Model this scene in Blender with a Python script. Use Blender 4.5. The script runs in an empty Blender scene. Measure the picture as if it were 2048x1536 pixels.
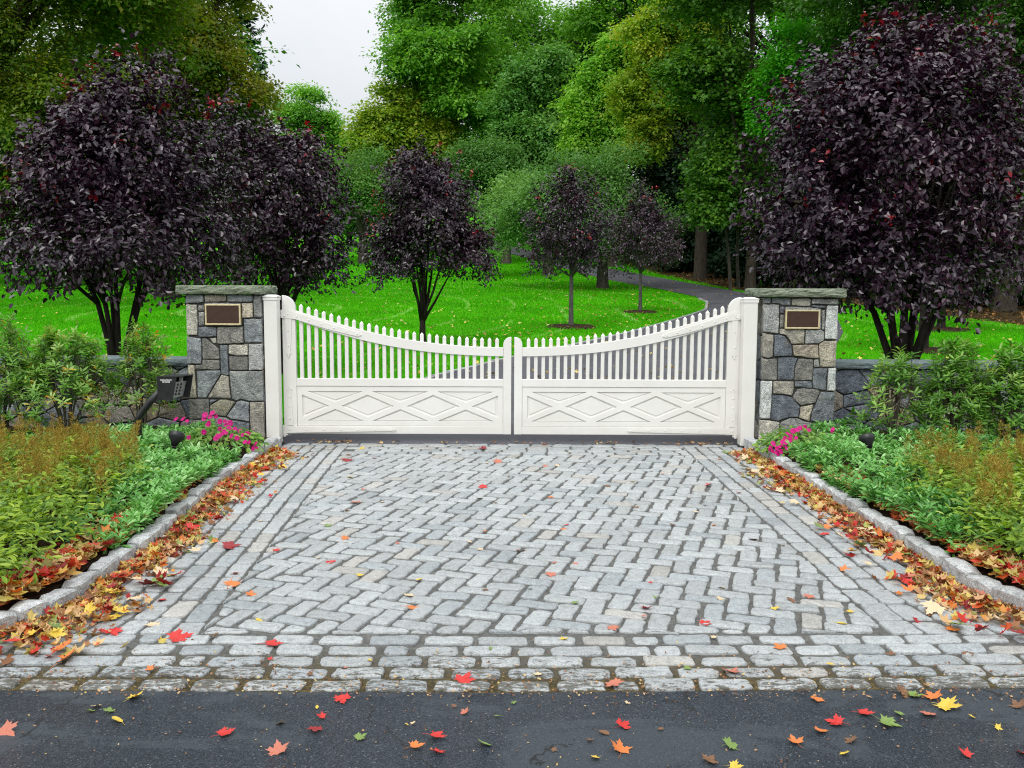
import bpy, math, random
import numpy as np
from mathutils import Vector, Matrix

# ------------------------------------------------------------------ basics
SC = bpy.context.scene
COL = SC.collection
H = 1.62; F = 1860.0; PITCH = math.atan(190 / F); ROLL = math.radians(0.25)

def ray(px, py):
    a = px - 1024; b = py - 768
    c, s = math.cos(-ROLL), math.sin(-ROLL)
    a, b = c * a - s * b, s * a + c * b
    x = a / F; y = -b / F
    cp, sp = math.cos(PITCH), math.sin(PITCH)
    return np.array([x, cp + y * sp, -sp + y * cp])

def G(px, py, z=0.0):
    d = ray(px, py); t = (z - H) / d[2]
    return d * t + np.array([0, 0, H])

def P(px, py, Y):
    d = ray(px, py); t = Y / d[1]
    return d * t + np.array([0, 0, H])

def tz(x, Y):
    z = 0.03 * max(0.0, Y - 10) + 0.0008 * max(0.0, min(Y, 115) - 20) ** 2
    if Y > 115: z += 0.05 * (Y - 115)
    return z

def tag(o, label=None, cat=None, group=None, kind=None):
    if label: o['label'] = label
    if cat: o['category'] = cat
    if group: o['group'] = group
    if kind: o['kind'] = kind
    return o

def empty(name, loc=(0, 0, 0)):
    o = bpy.data.objects.new(name, None); COL.objects.link(o)
    o.location = loc; o.empty_display_size = 0.1
    return o

def link(name, me, mat=None, parent=None):
    o = bpy.data.objects.new(name, me); COL.objects.link(o)
    if mat is not None and not me.materials:
        for m in (mat if isinstance(mat, (list, tuple)) else [mat]):
            me.materials.append(m)
    if parent is not None:
        o.parent = parent
    return o

def arrays_mesh(name, V, loops, sizes, tint=None, col=None, smooth=False, midx=None):
    me = bpy.data.meshes.new(name)
    V = np.asarray(V, np.float32); loops = np.asarray(loops, np.int32); sizes = np.asarray(sizes, np.int32)
    me.vertices.add(len(V)); me.vertices.foreach_set('co', V.ravel())
    me.loops.add(len(loops)); me.loops.foreach_set('vertex_index', loops)
    me.polygons.add(len(sizes))
    st = np.zeros(len(sizes), np.int32); st[1:] = np.cumsum(sizes)[:-1]
    me.polygons.foreach_set('loop_start', st)
    if midx is not None:
        me.polygons.foreach_set('material_index', np.asarray(midx, np.int32))
    me.polygons.foreach_set('use_smooth', np.full(len(sizes), bool(smooth)))
    if tint is not None:
        a = me.attributes.new('tint', 'FLOAT', 'POINT'); a.data.foreach_set('value', np.asarray(tint, np.float32))
    if col is not None:
        a = me.attributes.new('col', 'FLOAT_COLOR', 'POINT')
        c4 = np.ones((len(V), 4), np.float32); c4[:, :3] = col
        a.data.foreach_set('color', c4.ravel())
    me.update(calc_edges=True)
    return me

class MB:
    """collects verts and faces of one mesh"""
    def __init__(s): s.v = []; s.f = []; s.c = []; s.t = []
    def add(s, vs, fs, col=(1, 1, 1), tint=0.5):
        b = len(s.v)
        s.v.extend([tuple(v) for v in vs]); s.f.extend([tuple(i + b for i in f) for f in fs])
        s.c.extend([col] * len(vs)); s.t.extend([tint] * len(vs))
    def box(s, x0, x1, y0, y1, z0, z1, col=(1, 1, 1)):
        v = [(x0, y0, z0), (x1, y0, z0), (x1, y1, z0), (x0, y1, z0), (x0, y0, z1), (x1, y0, z1), (x1, y1, z1), (x0, y1, z1)]
        s.add(v, [(3, 2, 1, 0), (4, 5, 6, 7), (0, 1, 5, 4), (1, 2, 6, 5), (2, 3, 7, 6), (3, 0, 4, 7)], col)
    def prism(s, poly, y0, y1, col=(1, 1, 1)):
        """poly in (x,z), CCW seen from -Y; extruded y0 (front) .. y1 (back)"""
        n = len(poly)
        v = [(p[0], y0, p[1]) for p in poly] + [(p[0], y1, p[1]) for p in poly]
        f = [tuple(range(n)), tuple(range(2 * n - 1, n - 1, -1))]
        for i in range(n):
            j = (i + 1) % n; f.append((j, i, n + i, n + j))
        s.add(v, f, col)
    def tube(s, pts, rad, seg=7, col=(1, 1, 1), cap=True):
        pts = [Vector(p) for p in pts]; n = len(pts); vs = []; fs = []
        up = Vector((0.13, 0.31, 0.9))
        for i, p in enumerate(pts):
            d = (pts[min(i + 1, n - 1)] - pts[max(i - 1, 0)]).normalized()
            a = d.cross(up)
            if a.length < 1e-3: a = d.cross(Vector((1, 0, 0)))
            a.normalize(); b = d.cross(a)
            for k in range(seg):
                t = 2 * math.pi * k / seg
                vs.append(p + (a * math.cos(t) + b * math.sin(t)) * rad[i])
        for i in range(n - 1):
            for k in range(seg):
                k2 = (k + 1) % seg
                fs.append((i * seg + k, (i + 1) * seg + k, (i + 1) * seg + k2, i * seg + k2))
        if cap:
            fs.append(tuple(range(seg))); fs.append(tuple(range(n * seg - 1, (n - 1) * seg - 1, -1)))
        s.add(vs, fs, col)
    def mesh(s, name, smooth=False, cols=False):
        sizes = [len(f) for f in s.f]; loops = [i for f in s.f for i in f]
        return arrays_mesh(name, np.array(s.v, np.float32).reshape(-1, 3), loops, sizes, tint=s.t, col=np.array(s.c, np.float32) if cols else None, smooth=smooth)
    def build(s, name, mat, parent=None, smooth=False, cols=False, bevel=0.0):
        me = s.mesh(name, smooth, cols)
        o = link(name, me, mat, parent)
        if bevel > 0:
            m = o.modifiers.new('bevel', 'BEVEL'); m.width = bevel; m.segments = 2; m.limit_method = 'ANGLE'; m.angle_limit = math.radians(40)
            m.harden_normals = False
        return o

def norm(a):
    return a / np.maximum(np.linalg.norm(a, axis=-1, keepdims=True), 1e-9)

def scatter(name, mat, parent, tv, tf, pos, X, Yv, Z, scale, tint, smooth=False):
    """copies of a leaf template (verts tv, faces tf) merged into one mesh"""
    return link(name, scatter_mesh(name, tv, tf, pos, X, Yv, Z, scale, tint, smooth), mat, parent)

def scatter_mesh(name, tv, tf, pos, X, Yv, Z, scale, tint, smooth=False):
    tv = np.asarray(tv, np.float32); n = len(pos); k = len(tv)
    sc = np.asarray(scale, np.float32).reshape(-1, 1, 1)
    V = pos[:, None, :] + sc * (tv[None, :, 0:1] * X[:, None, :] + tv[None, :, 1:2] * Yv[:, None, :] + tv[None, :, 2:3] * Z[:, None, :])
    base = np.concatenate([np.array(f) for f in tf]); sizes = np.array([len(f) for f in tf])
    L = (np.arange(n) * k)[:, None] + base[None, :]
    return arrays_mesh(name, V.reshape(-1, 3), L.ravel(), np.tile(sizes, n), tint=np.repeat(tint, k), smooth=smooth)

def frames(nrm, along):
    """right-handed leaf frames: Z normal, Y along (made perpendicular), X across"""
    Z = norm(nrm); Yv = along - (along * Z).sum(1, keepdims=True) * Z
    Yv = norm(Yv); X = np.cross(Yv, Z)
    return X, Yv, Z

# ------------------------------------------------------------------ node materials
def newmat(name):
    m = bpy.data.materials.new(name); m.use_nodes = True
    nt = m.node_tree; nt.nodes.clear()
    out = nt.nodes.new('ShaderNodeOutputMaterial')
    return m, nt, out

class N:
    """tiny node helper"""
    def __init__(s, nt): s.nt = nt
    def n(s, t, **kw):
        nd = s.nt.nodes.new(t)
        for k, v in kw.items():
            if k.startswith('i_'):
                nd.inputs[int(k[2:]) if k[2:].isdigit() else k[2:].replace('_', ' ')].default_value = v
            else: setattr(nd, k, v)
        return nd
    def l(s, a, b): s.nt.links.new(a, b)
    def ramp(s, fac, stops, interp='LINEAR'):
        r = s.n('ShaderNodeValToRGB'); cr = r.color_ramp; cr.interpolation = interp
        while len(cr.elements) > 1: cr.elements.remove(cr.elements[-1])
        cr.elements[0].position = stops[0][0]; cr.elements[0].color = (*stops[0][1], 1) if len(stops[0][1]) == 3 else stops[0][1]
        for p, c in stops[1:]:
            e = cr.elements.new(p); e.color = (*c, 1) if len(c) == 3 else c
        s.l(fac, r.inputs[0]); return r.outputs[0]
    def noise(s, vec, scale, detail=4, rough=0.55, dist=0.0, out=0):
        t = s.n('ShaderNodeTexNoise'); t.inputs['Scale'].default_value = scale; t.inputs['Detail'].default_value = detail
        t.inputs['Roughness'].default_value = rough; t.inputs['Distortion'].default_value = dist
        if vec is not None: s.l(vec, t.inputs['Vector'])
        return t.outputs[out]
    def math(s, op, a, b=None, c=None, clamp=False):
        m = s.n('ShaderNodeMath', operation=op, use_clamp=clamp)
        for i, x in enumerate((a, b, c)):
            if x is None: continue
            if isinstance(x, (int, float)): m.inputs[i].default_value = x
            else: s.l(x, m.inputs[i])
        return m.outputs[0]
    def mix(s, fac, a, b, mode='MIX'):
        m = s.n('ShaderNodeMix', data_type='RGBA', blend_type=mode); m.clamp_factor = True
        for sock, x in ((m.inputs[0], fac), (m.inputs[6], a), (m.inputs[7], b)):
            if isinstance(x, (int, float)): sock.default_value = x
            elif isinstance(x, tuple): sock.default_value = (*x, 1) if len(x) == 3 else x
            else: s.l(x, sock)
        return m.outputs[2]
    def bump(s, h, strength, dist, nrm=None):
        b = s.n('ShaderNodeBump'); b.inputs['Strength'].default_value = strength; b.inputs['Distance'].default_value = dist
        s.l(h, b.inputs['Height'])
        if nrm is not None: s.l(nrm, b.inputs['Normal'])
        return b.outputs[0]
    def attr(s, name):
        a = s.n('ShaderNodeAttribute', attribute_name=name); return a
    def bsdf(s, out, col, rough=0.6, spec=0.5, nrm=None, metal=0.0):
        b = s.n('ShaderNodeBsdfPrincipled')
        for key, x in (('Base Color', col), ('Roughness', rough), ('Specular IOR Level', spec), ('Metallic', metal)):
            if isinstance(x, (int, float)): b.inputs[key].default_value = x
            elif isinstance(x, tuple): b.inputs[key].default_value = (*x, 1)
            else: s.l(x, b.inputs[key])
        if nrm is not None: s.l(nrm, b.inputs['Normal'])
        if out is not None: s.l(b.outputs[0], out.inputs[0])
        return b

def leaf_mat(name, stops, rough=0.5, spec=0.4, trans=0.3, tgain=1.5, tsat=(1, 1, 0.6)):
    m, nt, out = newmat(name); n = N(nt)
    c = n.ramp(n.attr('tint').outputs['Fac'], stops)
    b = n.bsdf(None, c, rough, spec)
    if trans <= 0:
        n.l(b.outputs[0], out.inputs[0]); return m
    t = n.n('ShaderNodeBsdfTranslucent')
    n.l(n.mix(1.0, c, tuple(tgain * x for x in tsat), 'MULTIPLY'), t.inputs[0])
    mx = n.n('ShaderNodeMixShader'); mx.inputs[0].default_value = trans
    n.l(b.outputs[0], mx.inputs[1]); n.l(t.outputs[0], mx.inputs[2]); n.l(mx.outputs[0], out.inputs[0])
    return m

def bark_mat(name, dark, light, scale=12):
    m, nt, out = newmat(name); n = N(nt)
    tc = n.n('ShaderNodeTexCoord').outputs['Object']
    mp = n.n('ShaderNodeMapping'); mp.inputs['Scale'].default_value = (1, 1, 0.22); n.l(tc, mp.inputs[0])
    h = n.noise(mp.outputs[0], scale, 6, 0.65, 0.6)
    n.bsdf(out, n.ramp(h, [(0.3, dark), (0.7, light)]), 0.9, 0.15, n.bump(h, 0.7, 0.02))
    return m

M = {}
# ------------------------------------------------------------------ materials of the place
def make_materials():
    # white gate paint
    m, nt, out = newmat('white_paint'); n = N(nt)
    tc = n.n('ShaderNodeTexCoord').outputs['Object']
    a = n.noise(tc, 2.3, 5, 0.6); b = n.noise(tc, 60, 3, 0.6)
    c = n.ramp(a, [(0.25, (0.74, 0.725, 0.68)), (0.7, (0.82, 0.81, 0.775))])
    gm = n.n('ShaderNodeNewGeometry'); sx = n.n('ShaderNodeSeparateXYZ'); n.l(gm.outputs['Position'], sx.inputs[0])
    low = n.math('SUBTRACT', 1.0, n.math('MULTIPLY', n.math('SUBTRACT', sx.outputs[2], 0.1), 4.0), clamp=True)
    grime = n.math('MULTIPLY', n.math('MULTIPLY', low, n.noise(tc, 7, 6, 0.7)), 0.35)
    c = n.mix(grime, c, (0.42, 0.40, 0.34))
    n.bsdf(out, c, 0.42, 0.45, n.bump(b, 0.05, 0.002)); M['white'] = m
    # pillar / wall stones (per stone colour in "col")
    m, nt, out = newmat('fieldstone'); n = N(nt)
    tc = n.n('ShaderNodeTexCoord').outputs['Object']
    att = n.attr('col'); tint = n.attr('tint').outputs['Fac']
    off = n.n('ShaderNodeVectorMath', operation='ADD'); n.l(tc, off.inputs[0])
    cx = n.n('ShaderNodeCombineXYZ'); sc = n.math('MULTIPLY', tint, 37.0); n.l(sc, cx.inputs[0]); n.l(sc, cx.inputs[1]); n.l(sc, cx.inputs[2]); n.l(cx.outputs[0], off.inputs[1])
    v = off.outputs[0]
    big = n.noise(v, 9, 8, 0.68, 0.8); mp = n.n('ShaderNodeMapping'); mp.inputs['Scale'].default_value = (1, 1, 2.6); n.l(v, mp.inputs[0])
    lay = n.noise(mp.outputs[0], 16, 7, 0.7, 1.2); fine = n.noise(v, 150, 3, 0.7)
    c = n.mix(1.0, att.outputs['Color'], n.ramp(big, [(0.3, (0.45, 0.46, 0.49)), (0.52, (1, 1, 1)), (0.72, (1.5, 1.48, 1.4))]), 'MULTIPLY')
    c = n.mix(1.0, c, n.ramp(lay, [(0.3, (0.6, 0.62, 0.66)), (0.55, (1, 1, 1)), (0.72, (1.3, 1.28, 1.22))]), 'MULTIPLY')
    c = n.mix(1.0, c, n.ramp(fine, [(0.34, (0.45, 0.45, 0.45)), (0.5, (1, 1, 1)), (0.64, (1.95, 1.95, 1.9))]), 'MULTIPLY')
    rust = n.ramp(n.noise(v, 5, 5, 0.6, 0.5), [(0.6, (0, 0, 0)), (0.75, (1, 1, 1))])
    c = n.mix(n.math('MULTIPLY', rust, 0.28), c, (0.30, 0.22, 0.10))
    lich = n.ramp(n.noise(v, 14, 7, 0.75, 0.3), [(0.62, (0, 0, 0)), (0.68, (1, 1, 1))])
    c = n.mix(n.math('MULTIPLY', lich, 0.35), c, (0.42, 0.43, 0.40))
    hh = n.math('ADD', n.math('MULTIPLY', big, 0.8), n.math('ADD', n.math('MULTIPLY', lay, 0.7), n.math('MULTIPLY', fine, 0.16)))
    n.bsdf(out, c, 0.8, 0.3, n.bump(hh, 0.85, 0.03)); M['stone'] = m
    # mortar
    m, nt, out = newmat('mortar'); n = N(nt); tc = n.n('ShaderNodeTexCoord').outputs['Object']
    h = n.noise(tc, 40, 5, 0.6)
    n.bsdf(out, n.ramp(h, [(0.3, (0.03, 0.03, 0.028)), (0.7, (0.075, 0.072, 0.065))]), 0.95, 0.1, n.bump(h, 0.5, 0.01)); M['mortar'] = m
    # bluestone cap: grey-green, thermal-broken face
    def cap(name, lo, hi):
        m, nt, out = newmat(name); n = N(nt); tc = n.n('ShaderNodeTexCoord').outputs['Object']
        mp = n.n('ShaderNodeMapping'); mp.inputs['Scale'].default_value = (1, 1, 3.0); mp.inputs['Rotation'].default_value = (0, 0.35, 0); n.l(tc, mp.inputs[0])
        a = n.noise(mp.outputs[0], 7, 8, 0.7, 1.5); f = n.noise(tc, 90, 4, 0.7)
        c = n.ramp(a, [(0.25, lo), (0.5, tuple((x + y) / 2 for x, y in zip(lo, hi))), (0.72, hi)])
        c = n.mix(1.0, c, n.ramp(f, [(0.3, (0.7, 0.7, 0.7)), (0.7, (1.3, 1.3, 1.3))]), 'MULTIPLY')
        g = n.ramp(n.noise(tc, 6, 6, 0.7), [(0.5, (0, 0, 0)), (0.7, (1, 1, 1))])
        c = n.mix(n.math('MULTIPLY', g, 0.3), c, (0.16, 0.19, 0.10))
        n.bsdf(out, c, 0.75, 0.3, n.bump(n.math('ADD', a, n.math('MULTIPLY', f, 0.15)), 0.9, 0.03)); return m
    M['cap'] = cap('bluestone_cap', (0.125, 0.15, 0.105), (0.33, 0.375, 0.275)); M['coping'] = cap('bluestone_coping', (0.09, 0.125, 0.14), (0.22, 0.27, 0.28))
    # cobbles
    m, nt, out = newmat('granite_setts'); n = N(nt)
    tc = n.n('ShaderNodeTexCoord').outputs['Object']; att = n.attr('col')
    fine = n.noise(tc, 130, 4, 0.75); mid = n.noise(tc, 28, 6, 0.7, 0.4)
    c = n.mix(1.0, att.outputs['Color'], n.ramp(fine, [(0.33, (0.62, 0.62, 0.62)), (0.5, (1, 1, 1)), (0.68, (1.25, 1.25, 1.25))]), 'MULTIPLY')
    c = n.mix(1.0, c, n.ramp(mid, [(0.28, (0.62, 0.62, 0.63)), (0.5, (1, 1, 1)), (0.75, (1.16, 1.16, 1.15))]), 'MULTIPLY')
    sx = n.n('ShaderNodeSeparateXYZ'); n.l(tc, sx.inputs[0])
    near = n.math('MULTIPLY', n.math('SUBTRACT', 4.15, sx.outputs[1]), 2.2, clamp=True)
    dm = n.n('ShaderNodeMapping'); dm.inputs['Scale'].default_value = (0.6, 1.5, 1); n.l(tc, dm.inputs[0]); blot = n.noise(dm.outputs[0], 30, 10, 0.8, 0.2); big = n.noise(tc, 1.7, 3, 0.5)
    dirt = n.math('MULTIPLY', n.math('SUBTRACT', n.math('ADD', n.math('MULTIPLY', blot, 1.0), n.math('ADD', n.math('MULTIPLY', near, 0.17), n.math('MULTIPLY', n.math('SUBTRACT', big, 0.5), 0.35))), 0.64), 22.0, clamp=True)
    c = n.mix(n.math('MULTIPLY', dirt, 0.85), c, (0.055, 0.048, 0.03))
    wet = n.ramp(n.noise(tc, 1.1, 5, 0.6), [(0.38, (0.26, 0.26, 0.26)), (0.68, (0.62, 0.62, 0.62))])
    n.bsdf(out, c, wet, 0.45, n.bump(n.math('ADD', n.math('MULTIPLY', fine, 0.35), mid), 0.8, 0.010)); M['cobble'] = m
    # joint bed
    m, nt, out = newmat('joint_sand'); n = N(nt); tc = n.n('ShaderNodeTexCoord').outputs['Object']
    a = n.noise(tc, 35, 6, 0.7); sx = n.n('ShaderNodeSeparateXYZ'); n.l(tc, sx.inputs[0])
    near = n.math('MULTIPLY', n.math('SUBTRACT', 4.1, sx.outputs[1]), 2.5, clamp=True)
    c = n.ramp(a, [(0.3, (0.06, 0.06, 0.055)), (0.55, (0.125, 0.125, 0.116)), (0.72, (0.20, 0.20, 0.185))])
    moss = n.math('MULTIPLY', near, n.ramp(n.noise(tc, 60, 4, 0.7), [(0.45, (0, 0, 0)), (0.6, (1, 1, 1))]))
    c = n.mix(moss, n.mix(near, c, (0.045, 0.036, 0.02)), (0.12, 0.09, 0.03))
    n.bsdf(out, c, 0.9, 0.2, n.bump(a, 0.7, 0.012)); M['joint'] = m
    # kerb granite
    m, nt, out = newmat('kerb_granite'); n = N(nt); tc = n.n('ShaderNodeTexCoord').outputs['Object']; att = n.attr('col')
    a = n.noise(tc, 22, 7, 0.72, 0.5); f = n.noise(tc, 140, 3, 0.7)
    c = n.mix(1.0, att.outputs['Color'], n.ramp(a, [(0.28, (0.5, 0.5, 0.5)), (0.5, (1, 1, 1)), (0.72, (1.3, 1.3, 1.28))]), 'MULTIPLY')
    c = n.mix(1.0, c, n.ramp(f, [(0.33, (0.6, 0.6, 0.6)), (0.5, (1, 1, 1)), (0.67, (1.35, 1.35, 1.35))]), 'MULTIPLY')
    n.bsdf(out, c, 0.8, 0.3, n.bump(n.math('ADD', a, n.math('MULTIPLY', f, 0.2)), 0.8, 0.02)); M['kerb'] = m
    # wet street
    m, nt, out = newmat('wet_asphalt'); n = N(nt); tc = n.n('ShaderNodeTexCoord').outputs['Object']
    vo = n.n('ShaderNodeTexVoronoi'); vo.inputs['Scale'].default_value = 190; n.l(tc, vo.inputs['Vector'])
    ag = vo.outputs['Distance']; f = n.noise(tc, 300, 2, 0.6); mp = n.n('ShaderNodeMapping'); mp.inputs['Scale'].default_value = (0.6, 1.6, 1); n.l(tc, mp.inputs[0])
    pat = n.noise(mp.outputs[0], 1.6, 7, 0.62, 0.8)
    dry = n.ramp(n.math('ADD', pat, n.math('MULTIPLY', n.math('SUBTRACT', n.noise(tc, 14, 6, 0.7), 0.5), 0.22)), [(0.50, (0, 0, 0)), (0.57, (1, 1, 1))])
    cell = n.ramp(vo.outputs['Color'], [(0.0, (0.005, 0.008, 0.013)), (0.55, (0.016, 0.024, 0.036)), (0.88, (0.045, 0.056, 0.072)), (0.98, (0.18, 0.18, 0.18))])
    c = n.mix(dry, cell, n.mix(0.55, cell, (0.055, 0.067, 0.077)))
    # hairline cracks
    cr = n.n('ShaderNodeTexVoronoi', feature='DISTANCE_TO_EDGE'); cr.inputs['Scale'].default_value = 1.3
    w = n.n('ShaderNodeMix', data_type='VECTOR'); w.inputs[0].default_value = 0.25; n.l(tc, w.inputs[4]); n.l(n.noise(tc, 3, 6, 0.7, 0, 1), w.inputs[5]); n.l(w.outputs[1], cr.inputs['Vector'])
    crk = n.math('MULTIPLY', n.math('LESS_THAN', cr.outputs['Distance'], 0.006), n.math('GREATER_THAN', n.noise(tc, 1.2, 2), 0.52))
    c = n.mix(n.math('MULTIPLY', crk, 0.8), c, (0.006, 0.006, 0.006))
    r = n.math('ADD', n.math('MULTIPLY', dry, 0.22), n.math('ADD', 0.13, n.math('MULTIPLY', n.noise(tc, 9, 4, 0.6), 0.22)))
    hb = n.math('ADD', n.math('MULTIPLY', ag, 1.0), n.math('MULTIPLY', f, 0.25))
    n.bsdf(out, c, r, 0.30, n.bump(hb, 0.6, 0.006)); M['street'] = m
    # drive beyond the gate
    m, nt, out = newmat('drive_asphalt'); n = N(nt); tc = n.n('ShaderNodeTexCoord').outputs['Object']
    a = n.noise(tc, 60, 4, 0.7); b = n.noise(tc, 0.7, 5, 0.6)
    c = n.mix(1.0, n.ramp(a, [(0.3, (0.060, 0.060, 0.072)), (0.7, (0.105, 0.105, 0.122))]), n.ramp(b, [(0.3, (0.7, 0.7, 0.7)), (0.7, (1.2, 1.2, 1.2))]), 'MULTIPLY')
    n.bsdf(out, c, 0.6, 0.35, n.bump(a, 0.5, 0.01)); M['drive'] = m
    # lawn terrain: mown grass, leaf-strewn wood floor (attribute tint = wood)
    m, nt, out = newmat('lawn_turf'); n = N(nt); tc = n.n('ShaderNodeTexCoord').outputs['Object']
    mp = n.n('ShaderNodeMapping'); mp.inputs['Scale'].default_value = (1, 0.8, 1); n.l(tc, mp.inputs[0])
    f = n.noise(mp.outputs[0], 26, 5, 0.75); b = n.noise(tc, 0.55, 6, 0.6); t = n.noise(tc, 4.5, 5, 0.65)
    c = n.ramp(f, [(0.28, (0.032, 0.20, 0.0015)), (0.5, (0.070, 0.40, 0.002)), (0.72, (0.13, 0.52, 0.006))])
    c = n.mix(1.0, c, n.ramp(b, [(0.3, (0.60, 0.66, 0.6)), (0.7, (1.45, 1.2, 1.1))]), 'MULTIPLY')
    c = n.mix(1.0, c, n.ramp(t, [(0.3, (0.72, 0.76, 0.7)), (0.7, (1.22, 1.2, 1.1))]), 'MULTIPLY')
    # mower rings of dry clippings
    sx = n.n('ShaderNodeSeparateXYZ'); n.l(tc, sx.inputs[0])
    dx = n.math('ADD', sx.outputs[0], 9.0); dy = n.math('SUBTRACT', sx.outputs[1], 33.0)
    rr = n.math('SQRT', n.math('ADD', n.math('MULTIPLY', dx, dx), n.math('MULTIPLY', n.math('MULTIPLY', dy, dy), 0.5)))
    rr = n.math('ADD', rr, n.math('MULTIPLY', n.noise(tc, 0.4, 3), 1.1))
    ring = n.ramp(n.math('ABSOLUTE', n.math('SUBTRACT', n.math('FRACT', n.math('DIVIDE', rr, 2.1)), 0.5)), [(0.0, (1, 1, 1)), (0.055, (0.25, 0.25, 0.25)), (0.09, (0, 0, 0))])
    ring = n.math('MULTIPLY', ring, n.ramp(n.noise(tc, 2.2, 5, 0.7), [(0.42, (0, 0, 0)), (0.66, (0.55, 0.55, 0.55))]))
    c = n.mix(ring, c, (0.17, 0.30, 0.075))
    wf = n.noise(tc, 7, 7, 0.75, 0.4)
    wood = n.ramp(wf, [(0.3, (0.012, 0.010, 0.006)), (0.5, (0.045, 0.034, 0.016)), (0.63, (0.10, 0.065, 0.025)), (0.74, (0.20, 0.12, 0.04))])
    edge = n.math('ADD', n.attr('tint').outputs['Fac'], n.math('MULTIPLY', n.math('SUBTRACT', n.noise(tc, 1.4, 6, 0.7), 0.5), 0.9))
    c = n.mix(n.ramp(edge, [(0.42, (0, 0, 0)), (0.6, (1, 1, 1))]), c, wood)
    n.bsdf(out, c, 0.9, 0.06, n.bump(n.math('ADD', f, wf), 0.7, 0.05)); M['lawn'] = m
    # bark mulch / soil
    m, nt, out = newmat('bark_mulch'); n = N(nt); tc = n.n('ShaderNodeTexCoord').outputs['Object']
    a = n.noise(tc, 30, 7, 0.75, 0.6)
    n.bsdf(out, n.ramp(a, [(0.3, (0.012, 0.008, 0.005)), (0.55, (0.045, 0.025, 0.014)), (0.75, (0.11, 0.06, 0.03))]), 0.95, 0.15, n.bump(a, 1.0, 0.03)); M['mulch'] = m
    # metals
    m, nt, out = newmat('black_metal'); n = N(nt); tc = n.n('ShaderNodeTexCoord').outputs['Object']
    a = n.noise(tc, 30, 5, 0.6)
    n.bsdf(out, n.ramp(a, [(0.3, (0.008, 0.008, 0.010)), (0.7, (0.018, 0.018, 0.022))]), n.ramp(a, [(0.3, (0.34, 0.34, 0.34)), (0.7, (0.5, 0.5, 0.5))]), 0.5, n.bump(n.noise(tc, 200, 2), 0.08, 0.002)); M['black'] = m
    m, nt, out = newmat('bronze_paint'); n = N(nt); tc = n.n('ShaderNodeTexCoord').outputs['Object']
    a = n.noise(tc, 25, 5, 0.6)
    n.bsdf(out, n.ramp(a, [(0.3, (0.045, 0.022, 0.014)), (0.7, (0.062, 0.030, 0.020))]), 0.45, 0.4); M['bronze'] = m
    m, nt, out = newmat('polished_brass'); n = N(nt); tc = n.n('ShaderNodeTexCoord').outputs['Object']
    n.bsdf(out, n.ramp(n.noise(tc, 20, 4), [(0.3, (0.62, 0.50, 0.27)), (0.7, (0.80, 0.70, 0.45))]), 0.38, 0.5, None, 0.35); M['brass'] = m
    m, nt, out = newmat('grey_steel'); n = N(nt); tc = n.n('ShaderNodeTexCoord').outputs['Object']
    n.bsdf(out, n.ramp(n.noise(tc, 40, 4), [(0.3, (0.22, 0.23, 0.22)), (0.7, (0.34, 0.35, 0.34))]), 0.45, 0.5, None, 0.4); M['steel'] = m
    m, nt, out = newmat('white_lettering'); n = N(nt); n.bsdf(out, (0.72, 0.72, 0.72), 0.6, 0.3); M['letter'] = m
    # foliage
    M['purple'] = leaf_mat('purple_leaf', [(0.0, (0.009, 0.003, 0.010)), (0.5, (0.027, 0.0065, 0.022)), (0.84, (0.065, 0.009, 0.030)), (0.92, (0.14, 0.003, 0.008)), (1.0, (0.36, 0.006, 0.014))], 0.30, 0.8, 0.15, 1.4, (1, 0.5, 0.6))
    M['maple'] = leaf_mat('maple_leaf_green', [(0, (0.042, 0.15, 0.014)), (0.5, (0.15, 0.39, 0.028)), (0.85, (0.33, 0.58, 0.06)), (1, (0.32, 0.38, 0.03))], 0.5, 0.4, 0.4)
    M['ygreen'] = leaf_mat('yellowing_leaf', [(0, (0.09, 0.24, 0.018)), (0.45, (0.22, 0.37, 0.022)), (0.8, (0.40, 0.44, 0.03)), (1, (0.50, 0.38, 0.03))], 0.5, 0.4, 0.4)
    M['oak'] = leaf_mat('oak_leaf_turning', [(0, (0.045, 0.125, 0.010)), (0.4, (0.115, 0.20, 0.014)), (0.75, (0.26, 0.25, 0.018)), (1, (0.38, 0.20, 0.018))], 0.5, 0.4, 0.4)
    M['dgreen'] = leaf_mat('dark_green_leaf', [(0, (0.018, 0.070, 0.007)), (0.5, (0.058, 0.185, 0.013)), (0.9, (0.16, 0.34, 0.025)), (1, (0.20, 0.26, 0.03))], 0.45, 0.45, 0.35)
    M['bright'] = leaf_mat('bright_green_leaf', [(0, (0.045, 0.25, 0.010)), (0.5, (0.085, 0.40, 0.014)), (1, (0.18, 0.52, 0.03))], 0.5, 0.4, 0.4)
    M['apple'] = leaf_mat('grey_green_leaf', [(0, (0.05, 0.15, 0.025)), (0.5, (0.13, 0.30, 0.06)), (0.9, (0.27, 0.46, 0.12)), (1, (0.40, 0.52, 0.18))], 0.55, 0.4, 0.35)
    M['paletip'] = leaf_mat('pale_tipped_leaf', [(0, (0.035, 0.14, 0.022)), (0.5, (0.12, 0.32, 0.05)), (0.85, (0.26, 0.44, 0.13)), (1, (0.52, 0.46, 0.20))], 0.5, 0.4, 0.35)
    M['hemlock'] = leaf_mat('hemlock_needle', [(0, (0.006, 0.026, 0.009)), (0.6, (0.012, 0.045, 0.014)), (1, (0.025, 0.07, 0.02))], 0.6, 0.3, 0.1)  # leaves coloured extra dark to stand in for shade inside the wood
    M['spruce'] = leaf_mat('spruce_needle', [(0, (0.010, 0.042, 0.020)), (0.6, (0.020, 0.075, 0.034)), (1, (0.04, 0.11, 0.05))], 0.6, 0.3, 0.1)
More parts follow.
